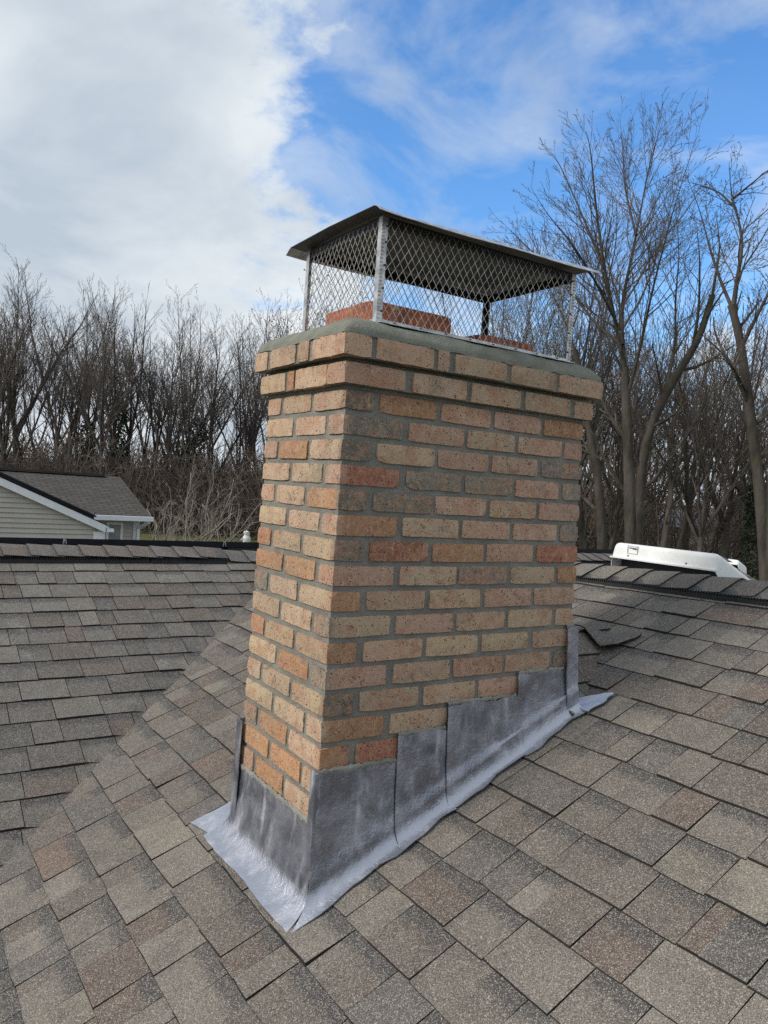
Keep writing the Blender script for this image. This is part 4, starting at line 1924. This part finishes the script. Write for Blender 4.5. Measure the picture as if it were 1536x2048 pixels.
class Grower:
    def __init__(s, seed, twig_min=0.010, gap=(0, 1.0, 0.55, 0.30, 0.30), spread=(0, 40, 42, 45, 45), up=0.10, buds=0.0, budsize=0.03, bend=0.16, ratio=(0, .50, .46, .45, .5)):
        s.r = np.random.RandomState(seed)
        s.trunk, s.crown, s.bud = Tubes(), Tubes(), Tubes()
        s.tm, s.gap, s.spread, s.up, s.buds, s.bs, s.bend, s.ratio = twig_min, gap, spread, up, buds, budsize, bend, ratio
        s.maxlev = 4

    def path(s, p, d, ln, lev):
        n = {0: 9, 1: 7, 2: 5, 3: 4, 4: 3}[lev]
        x, y, z = float(p[0]), float(p[1]), float(p[2])
        dx, dy, dz = float(d[0]), float(d[1]), float(d[2])
        q = 1 / math.sqrt(dx * dx + dy * dy + dz * dz)
        dx, dy, dz = dx * q, dy * q, dz * q
        nz = (s.r.standard_normal(3 * n) * (s.bend * (0.55 if lev == 0 else 1))).tolist()
        up = s.up * (1 if lev else 0.6)
        st = ln / n
        pts = [(x, y, z)]
        for i in range(n):
            dx, dy, dz = dx + nz[3 * i], dy + nz[3 * i + 1], dz + nz[3 * i + 2] + up
            q = 1 / math.sqrt(dx * dx + dy * dy + dz * dz)
            dx, dy, dz = dx * q, dy * q, dz * q
            x, y, z = x + dx * st, y + dy * st, z + dz * st
            pts.append((x, y, z))
        return np.array(pts)

    def grow(s, pts, r0, lev, end=0.3, t0=0.28, scale=None):
        """tube along pts, then its side branches"""
        pts = np.asarray(pts, float)
        n = len(pts)
        rad = np.maximum(r0 * (1 - (1 - end) * np.linspace(0, 1, n) ** 0.85), s.tm * 0.5)
        k = {0: 9, 1: 6, 2: 4, 3: 3, 4: 3}[lev]
        (s.trunk if lev <= 1 else s.crown).tube(pts, rad, k)
        seg = np.linalg.norm(np.diff(pts, axis=0), axis=1)
        ln = seg.sum()
        if lev >= s.maxlev:
            if s.buds and s.r.rand() < s.buds:
                for q in (pts[-1], pts[-2]):
                    v = s.r.normal(0, 1, 3)
                    v /= np.linalg.norm(v)
                    w = np.cross(v, s.r.normal(0, 1, 3))
                    w /= np.linalg.norm(w) + 1e-9
                    s.bud.quad(q, v * s.bs, w * s.bs * 0.7)
            return
        cum = np.concatenate([[0], np.cumsum(seg)]) / ln
        nc = max(1, int(round(ln * (1 - t0) / s.gap[lev + 1] * s.r.uniform(0.8, 1.2))))
        for c in range(nc):
            t = t0 + (1 - t0) * (c + s.r.rand()) / nc
            i = min(max(np.searchsorted(cum, t) - 1, 0), n - 2)
            fr_ = (t - cum[i]) / (cum[i + 1] - cum[i])
            p = pts[i] + (pts[i + 1] - pts[i]) * fr_
            d = pts[i + 1] - pts[i]
            d = d / np.linalg.norm(d)
            a = math.radians(s.spread[lev + 1] * s.r.uniform(0.65, 1.25))
            v = s.r.normal(0, 1, 3)
            v -= d * v.dot(d)
            v /= np.linalg.norm(v) + 1e-9
            nd = d * math.cos(a) + v * math.sin(a)
            if nd[2] < -0.15:
                nd[2] *= -0.3
            l2 = ln * s.ratio[lev + 1] * s.r.uniform(0.65, 1.25) * (1.18 - 0.86 * t)
            r2 = max(np.interp(t, np.linspace(0, 1, n), rad) * s.r.uniform(0.42, 0.62), s.tm * 0.5)
            s.grow(s.path(p, nd, l2, lev + 1), r2, lev + 1)

    def finish(s, name, label, cat, barkm, twigm, loc, group=None, budm=None):
        root = empty(name, loc)
        tag(root, label, cat, group)
        tr = bpy.data.objects.new('trunk', s.trunk.mesh('trunk', barkm))
        COL.objects.link(tr)
        tr.parent = root
        cr = bpy.data.objects.new('crown', s.crown.mesh('crown', twigm))
        COL.objects.link(cr)
        cr.parent = root
        if s.bud.n or s.bud.groups:
            bu = bpy.data.objects.new('buds', s.bud.mesh('buds', budm or twigm))
            COL.objects.link(bu)
            bu.parent = cr
            bu['kind'] = 'stuff'
        return root


def smooth_path(pts, n=14):
    pts = np.asarray(pts, float)
    t = np.linspace(0, 1, len(pts))
    tt = np.linspace(0, 1, n)
    out = np.stack([np.interp(tt, t, pts[:, i]) for i in range(3)], 1)
    for _ in range(2):
        out[1:-1] = 0.25 * out[:-2] + 0.5 * out[1:-1] + 0.25 * out[2:]
    return out


def at(x, y, d):
    """place in the scene from bearing, height and distance of a limb"""
    v = [(x - 768) / 1538 * d, (y - 1024) / 1538 * d, d]
    return [CP[i] + sum(v[k] * CR[k][i] for k in range(3)) for i in range(3)]


def hero(seed, limbs, base, **kw):
    g = Grower(seed, **kw)
    b = np.array(base)
    for pts, r0, lev, t0 in limbs:
        P_ = smooth_path(np.array([at(*q) for q in pts]), 16) - b
        g.grow(P_, r0 * (0.62 if lev else 0.78), lev, end=0.07 if lev else 0.5, t0=t0)
    return g


# the tall forked tree right of the chimney
B1 = at(1262, 1100, 22)
B1[2] = GZ
g = Grower(1)
limbs1 = [
    ([(1268, 1320, 22), (1262, 1100, 22), (1258, 930, 22), (1252, 800, 22), (1250, 735, 22)], 0.27, 0, 0.75),
    ([(1250, 745, 22), (1232, 650, 21.8), (1205, 520, 21.5), (1190, 400, 21.2), (1182, 300, 21), (1172, 262, 20.8)], 0.125, 1, 0.12),
    ([(1250, 745, 22), (1240, 620, 22.5), (1262, 520, 23), (1280, 430, 23.5), (1300, 320, 24), (1328, 235, 24.3)], 0.125, 1, 0.15),
    ([(1256, 790, 22), (1282, 690, 21.5), (1300, 600, 21), (1325, 500, 20.5), (1352, 400, 20), (1395, 270, 19.6)], 0.095, 1, 0.15),
    ([(1240, 660, 21.8), (1190, 560, 21), (1140, 480, 20.5), (1095, 430, 20), (1062, 375, 19.7)], 0.075, 1, 0.15),
    ([(1210, 540, 21.6), (1160, 420, 22.5), (1120, 330, 23), (1100, 300, 23.3)], 0.07, 1, 0.15),
    ([(1272, 470, 23.2), (1250, 380, 24), (1245, 290, 24.5), (1240, 240, 25)], 0.07, 1, 0.15),
    ([(1245, 690, 22), (1190, 650, 23), (1130, 560, 24), (1060, 500, 24.5), (1000, 440, 25)], 0.09, 1, 0.25),
]
g = hero(11, limbs1, B1, twig_min=0.0085, gap=(0, 1.2, 0.20, 0.145, 0.15), spread=(0, 40, 36, 38, 42), up=0.05, bend=0.085, ratio=(0, .4, .42, .40, .42), buds=0.5, budsize=0.011)
g.finish('bare_tree', 'tall forked bare tree standing right of the chimney cap', 'tree', M['bark'], M['twig'], B1, 'bare trees nearest the house')

B1b = at(1275, 1000, 23)
B1b[2] = GZ
limbs1b = [
    ([(1270, 1290, 23), (1275, 1000, 23), (1290, 880, 23), (1325, 800, 22.8), (1362, 735, 22.5), (1400, 680, 22.2), (1425, 590, 22)], 0.22, 0, 0.3),
    ([(1385, 700, 22.4), (1398, 620, 22), (1400, 520, 21.6), (1392, 440, 21.3)], 0.10, 1, 0.2),
    ([(1330, 790, 22.8), (1352, 690, 23.5), (1350, 600, 24), (1360, 500, 24.4), (1350, 420, 24.8)], 0.10, 1, 0.2),
    ([(1425, 590, 22), (1440, 500, 21.8), (1432, 420, 21.6)], 0.08, 1, 0.1),
]
g = hero(12, limbs1b, B1b, twig_min=0.0085, gap=(0, 0.7, 0.24, 0.17, 0.17), spread=(0, 45, 40, 40, 44), up=0.06, bend=0.11, ratio=(0, .30, .42, .40, .45))
g.finish('bare_tree', 'bare tree whose trunk leans right from the foot of the forked tree', 'tree', M['bark'], M['twig'], B1b, 'bare trees nearest the house')

B2 = at(1530, 1100, 18)
B2[2] = GZ
limbs2 = [
    ([(1540, 1340, 18), (1530, 1100, 18), (1518, 960, 18), (1497, 800, 18), (1480, 671, 18), (1462, 610, 18)], 0.21, 0, 0.55),
    ([(1466, 620, 18), (1474, 560, 18), (1486, 490, 18), (1478, 440, 18.2), (1462, 390, 18.4), (1458, 325, 18.6)], 0.11, 1, 0.1),
    ([(1470, 630, 18), (1440, 560, 18.5), (1420, 500, 19), (1400, 420, 19.3), (1372, 350, 19.6)], 0.08, 1, 0.2),
    ([(1463, 400, 18.4), (1500, 370, 18), (1536, 340, 17.6), (1580, 320, 17.2)], 0.05, 1, 0.1),
    ([(1464, 410, 18.4), (1440, 385, 18.8), (1400, 370, 19), (1360, 360, 19.2)], 0.05, 1, 0.1),
    ([(1495, 790, 18), (1470, 740, 17.6), (1445, 715, 17.2), (1420, 720, 16.9)], 0.06, 1, 0.3),
    ([(1484, 690, 18), (1530, 600, 17.6), (1570, 520, 17.4), (1600, 440, 17.2)], 0.09, 1, 0.2),
]
g = hero(13, limbs2, B2, twig_min=0.0085, gap=(0, 0.7, 0.16, 0.12, 0.11), spread=(0, 50, 46, 44, 48), up=0.05, bend=0.14, ratio=(0, .35, .42, .42, .42), buds=1.0, budsize=0.0125)
g.finish('bare_tree', 'bare tree thick with dark buds, trunk curving up at the right edge', 'tree', M['bark'], M['twig'], B2, 'bare trees nearest the house')

B3 = at(1190, 1050, 25)
B3[2] = GZ
limbs3 = [
    ([(1208, 1300, 25), (1205, 1060, 25), (1196, 950, 25), (1180, 870, 25), (1170, 800, 25), (1150, 700, 25)], 0.24, 0, 0.4),
    ([(1185, 880, 25), (1205, 760, 25.5), (1200, 660, 26), (1215, 560, 26.4)], 0.11, 1, 0.2),
    ([(1160, 740, 25), (1130, 640, 25.4), (1090, 560, 26), (1070, 490, 26.4)], 0.11, 1, 0.2),
]
g = hero(14, limbs3, B3, twig_min=0.009, gap=(0, 0.7, 0.32, 0.21, 0.19), spread=(0, 42, 38, 38, 42), up=0.07, bend=0.11, ratio=(0, .38, .42, .42, .45))
g.finish('bare_tree', 'bare tree close behind the right edge of the chimney', 'tree', M['bark'], M['twig'], B3, 'bare trees nearest the house')

# thick trunk at the very edge of the frame
B4 = at(1536, 1000, 15.5)
B4[2] = GZ
limbs4 = [([(1552, 1400, 15.5), (1545, 1100, 15.5), (1548, 900, 15.5), (1560, 700, 15.6), (1580, 500, 15.7)], 0.20, 0, 0.5)]
g = hero(15, limbs4, B4, twig_min=0.009, gap=(0, 1.0, 0.6, 0.34, 0.30), up=0.07, ratio=(0, .35, .42, .42, .5))
g.finish('bare_tree', 'pale mossy trunk cut off by the right edge, beside small vent', 'tree', M['bark'], M['twig'], B4, 'bare trees nearest the house')


def vase_tree(seed, h, r0, leaders, **kw):
    g = Grower(seed, **kw)
    r = g.r
    fork = h * r.uniform(0.26, 0.42)
    tp = g.path((0, 0, -0.4), (r.normal(0, .05), r.normal(0, .05), 1), fork + 0.4, 0)
    g.grow(tp, r0, 0, end=0.7, t0=0.30)
    for i in range(leaders):
        a = 2 * math.pi * (i + r.rand() * .6) / leaders
        s_ = math.tan(math.radians(r.uniform(6, 30)))
        d = (math.cos(a) * s_, math.sin(a) * s_, 1)
        st = tp[-1] if i < 3 else tp[-2]
        ln = (h - fork) * r.uniform(0.80, 1.02)
        P_ = g.path(st, d, ln, 0)
        g.grow(P_, r0 * r.uniform(0.42, 0.6), 1, end=0.12, t0=0.18)
    return g


PROTO = []
for i, (h, n) in enumerate(((17.5, 4), (16.5, 5), (18.5, 4), (15.5, 4), (17.0, 3), (16.0, 5))):
    g = vase_tree(100 + i, h, 0.21, n, twig_min=0.015, gap=(0, 0.9, 0.45, 0.29, 0.29), spread=(0, 42, 31, 33, 36), up=0.06, bend=0.095, ratio=(0, .45, .40, .42, .45))
    PROTO.append(g.finish('wood_tree', 'bare woodland tree', 'tree', M['bark2'], M['twig'], (0, 0, 0)))
used = set()


def copy_tree(src, parent=None):
    c = src.copy()
    COL.objects.link(c)
    c.parent = parent
    for ch in src.children:
        copy_tree(ch, c)
    return c


def ivy_on(root, h0, h1, rad, n, seed):
    r = np.random.RandomState(seed)
    T = Tubes()
    for _ in range(n):
        z = h0 + (h1 - h0) * r.rand() ** 1.2
        a = r.rand() * 6.283
        q = rad * (0.5 + 0.9 * r.rand()) * (1.15 - 0.6 * (z - h0) / (h1 - h0))
        c = np.array([q * math.cos(a), q * math.sin(a), z])
        v = r.normal(0, 1, 3)
        v /= np.linalg.norm(v)
        w = np.cross(v, r.normal(0, 1, 3))
        w /= np.linalg.norm(w) + 1e-9
        s_ = r.uniform(.035, .07)
        T.quad(c, v * s_, w * s_)
    o = bpy.data.objects.new('ivy', T.mesh('ivy', M['ivy']))
    COL.objects.link(o)
    o.parent = root
    return o


rw = random.Random(77)
WOOD = []       # (pixel bearing, distance, height factor)
for i in range(21):
    WOOD.append((-70 + i * 33 + rw.uniform(-13, 13), rw.uniform(54, 61), rw.uniform(0.86, 1.10) * (1.10 - 0.0003 * (i * 29))))
for i in range(18):
    WOOD.append((-110 + i * 44 + rw.uniform(-20, 20), rw.uniform(63, 72), rw.uniform(0.88, 1.06)))
for i in range(12):
    WOOD.append((700 + i * 85 + rw.uniform(-20, 20), rw.uniform(46, 58), rw.uniform(0.75, 0.98)))
for i in range(17):
    WOOD.append((1120 + i * 33 + rw.uniform(-14, 14), rw.uniform(33, 46), rw.uniform(0.55, 0.90)))
WINFO = []
for i in range(13):
    WOOD.append((985 + i * 48 + rw.uniform(-16, 16), rw.uniform(27, 33), rw.uniform(0.62, 0.86)))
for i, (bx, d, hf) in enumerate(WOOD):
    k = rw.randrange(len(PROTO))
    if k in used:
        root = copy_tree(PROTO[k])
    else:
        root = PROTO[k]
        used.add(k)
    x, y, _ = fr((bx - 768) / 1538 * d, d)
    root.location = (x, y, gz(x, y))
    root.rotation_euler = (rw.uniform(-.03, .03), rw.uniform(-.03, .03), rw.uniform(0, 6.28))
    root.scale = (hf * rw.uniform(.9, 1.1), hf * rw.uniform(.9, 1.1), hf)
    zone = 'left of the chimney' if bx < 640 else ('behind the chimney' if bx < 1130 else 'right of the chimney')
    depth = 'front' if (d < 61 and bx < 700) or (bx >= 700 and d < 45) else 'back'
    if bx >= 700 and d < 33.01:
        depth = 'nearest'
    WINFO.append((root, bx, '%s rank of woods %s' % (depth, zone)))
    root['group'] = 'woodland trees %s, %s rank' % (zone, depth)
ORD = 'first second third fourth fifth sixth seventh eighth ninth tenth eleventh twelfth thirteenth fourteenth fifteenth sixteenth seventeenth eighteenth nineteenth twentieth twenty-first twenty-second twenty-third twenty-fourth'.split()
for zn in sorted({w[2] for w in WINFO}):
    for q, (root, bx, _z) in enumerate(sorted((w for w in WINFO if w[2] == zn), key=lambda w: w[1])):
        root['label'] = '%s tree from the left in the %s' % (ORD[q], zn)
for q, bx0 in enumerate((165, 225, 350, 395, 1520)):
    root = min((w for w in WINFO if w[2].startswith('front') or bx0 > 1000), key=lambda w: abs(w[1] - bx0))[0]
    if not any(c.name.startswith('ivy') for c in root.children):
        ivy_on(root, 0.5, rw.uniform(6.0, 9.0), 0.62, 2600, q)
for k, pr in enumerate(PROTO):
    if k not in used:
        for ch in pr.children_recursive:
            bpy.data.objects.remove(ch)
        bpy.data.objects.remove(pr)

# the tree with red buds beside the chimney
g = vase_tree(300, 13.0, 0.17, 5, twig_min=0.010, gap=(0, 1.2, 0.5, 0.30, 0.26), spread=(0, 42, 36, 38, 42), up=0.08, bend=0.11, ratio=(0, .35, .40, .42, .5), buds=1.0, budsize=0.030)
p = fr((568 - 768) / 1538 * 34, 34, GZ)
g.finish('budding_tree', 'tree with reddish buds behind the left side of the chimney cap', 'tree', M['bark2'], M['twig'], p, None, M['twig_red'])

# pale leafless shrubs by the neighbour house
for i, (bx, d, h, lab) in enumerate(((330, 29, 4.0, 'pale leafless shrub right behind the neighbour house eave'),
                                     (405, 31, 4.4, 'pale leafless shrub with arching stems farther right of the house'),
                                     (455, 34, 3.6, 'thin leafless shrub close to the left side of the chimney'))):
    g = Grower(400 + i, twig_min=0.012, gap=(0, 1.0, 0.5, 0.30, 0.25), spread=(0, 38, 40, 42, 44), up=0.08, bend=0.22, ratio=(0, .5, .48, .46, .5))
    for q in range(8):
        a = q * 0.785 + g.r.rand()
        P_ = g.path((0.15 * math.cos(a), 0.15 * math.sin(a), -0.1), (math.cos(a) * .5, math.sin(a) * .5, 1), h * g.r.uniform(.75, 1.1), 1)
        g.grow(P_, 0.045, 1, end=.3, t0=.15)
    g.finish('leafless_shrub', lab, 'shrub', M['twig_pale'], M['twig_pale'], fr((bx - 768) / 1538 * d, d, GZ), 'leafless shrubs')

# thicket between the trunks: one mass of thin stems, from a few dozen grown forms
r = np.random.RandomState(55)
FORMS = []
for i in range(48):
    T = Tubes()
    n = 4
    dd = np.array([r.normal(0, .28), r.normal(0, .28), 1.0])
    pts = [np.zeros(3)]
    for _ in range(n):
        dd = dd + r.normal(0, .17, 3)
        dd /= np.linalg.norm(dd)
        pts.append(pts[-1] + dd / n)
    T.tube(pts, np.linspace(0.0075, 0.0034, n + 1), 3)
    for _ in range(7):
        q = r.randint(1, n + 1)
        dv = dd + r.normal(0, .6, 3)
        dv /= np.linalg.norm(dv)
        l2 = r.uniform(.2, .5)
        T.tube([pts[q], pts[q] + dv * l2 * .5 + r.normal(0, .025, 3), pts[q] + dv * l2], np.array([.0045, .0038, .0026]), 3)
    T.flush()
    FORMS.append((np.concatenate(T.V), np.concatenate(T.F)))
T = Tubes()
for i in range(9500):
    bx = r.uniform(-220, 1780)
    d = r.uniform(50, 80) if bx < 1000 else r.uniform(34, 72)
    x, y, _ = fr((bx - 768) / 1538 * d, d)
    h = abs(r.normal(2.7, 1.3)) + 0.8
    if r.rand() < 0.14:
        h *= 1.7
    h = min(h, 6.0)
    if 1260 < bx < 1500 and d < 62 and r.rand() < 0.8:
        continue
    V, F_ = FORMS[r.randint(len(FORMS))]
    a = r.rand() * 6.283
    ca, sa = math.cos(a), math.sin(a)
    W_ = np.stack([V[:, 0] * ca - V[:, 1] * sa, V[:, 0] * sa + V[:, 1] * ca, V[:, 2]], 1) * h + np.array([x, y, gz(x, y) - .1])
    T.V.append(W_)
    T.F.append(F_ + T.n)
    T.n += len(V)
o = bpy.data.objects.new('undergrowth', T.mesh('undergrowth', M['brush']))
COL.objects.link(o)
tag(o, 'brown leafless brush filling the woods between the trunks', 'undergrowth', None, 'stuff')
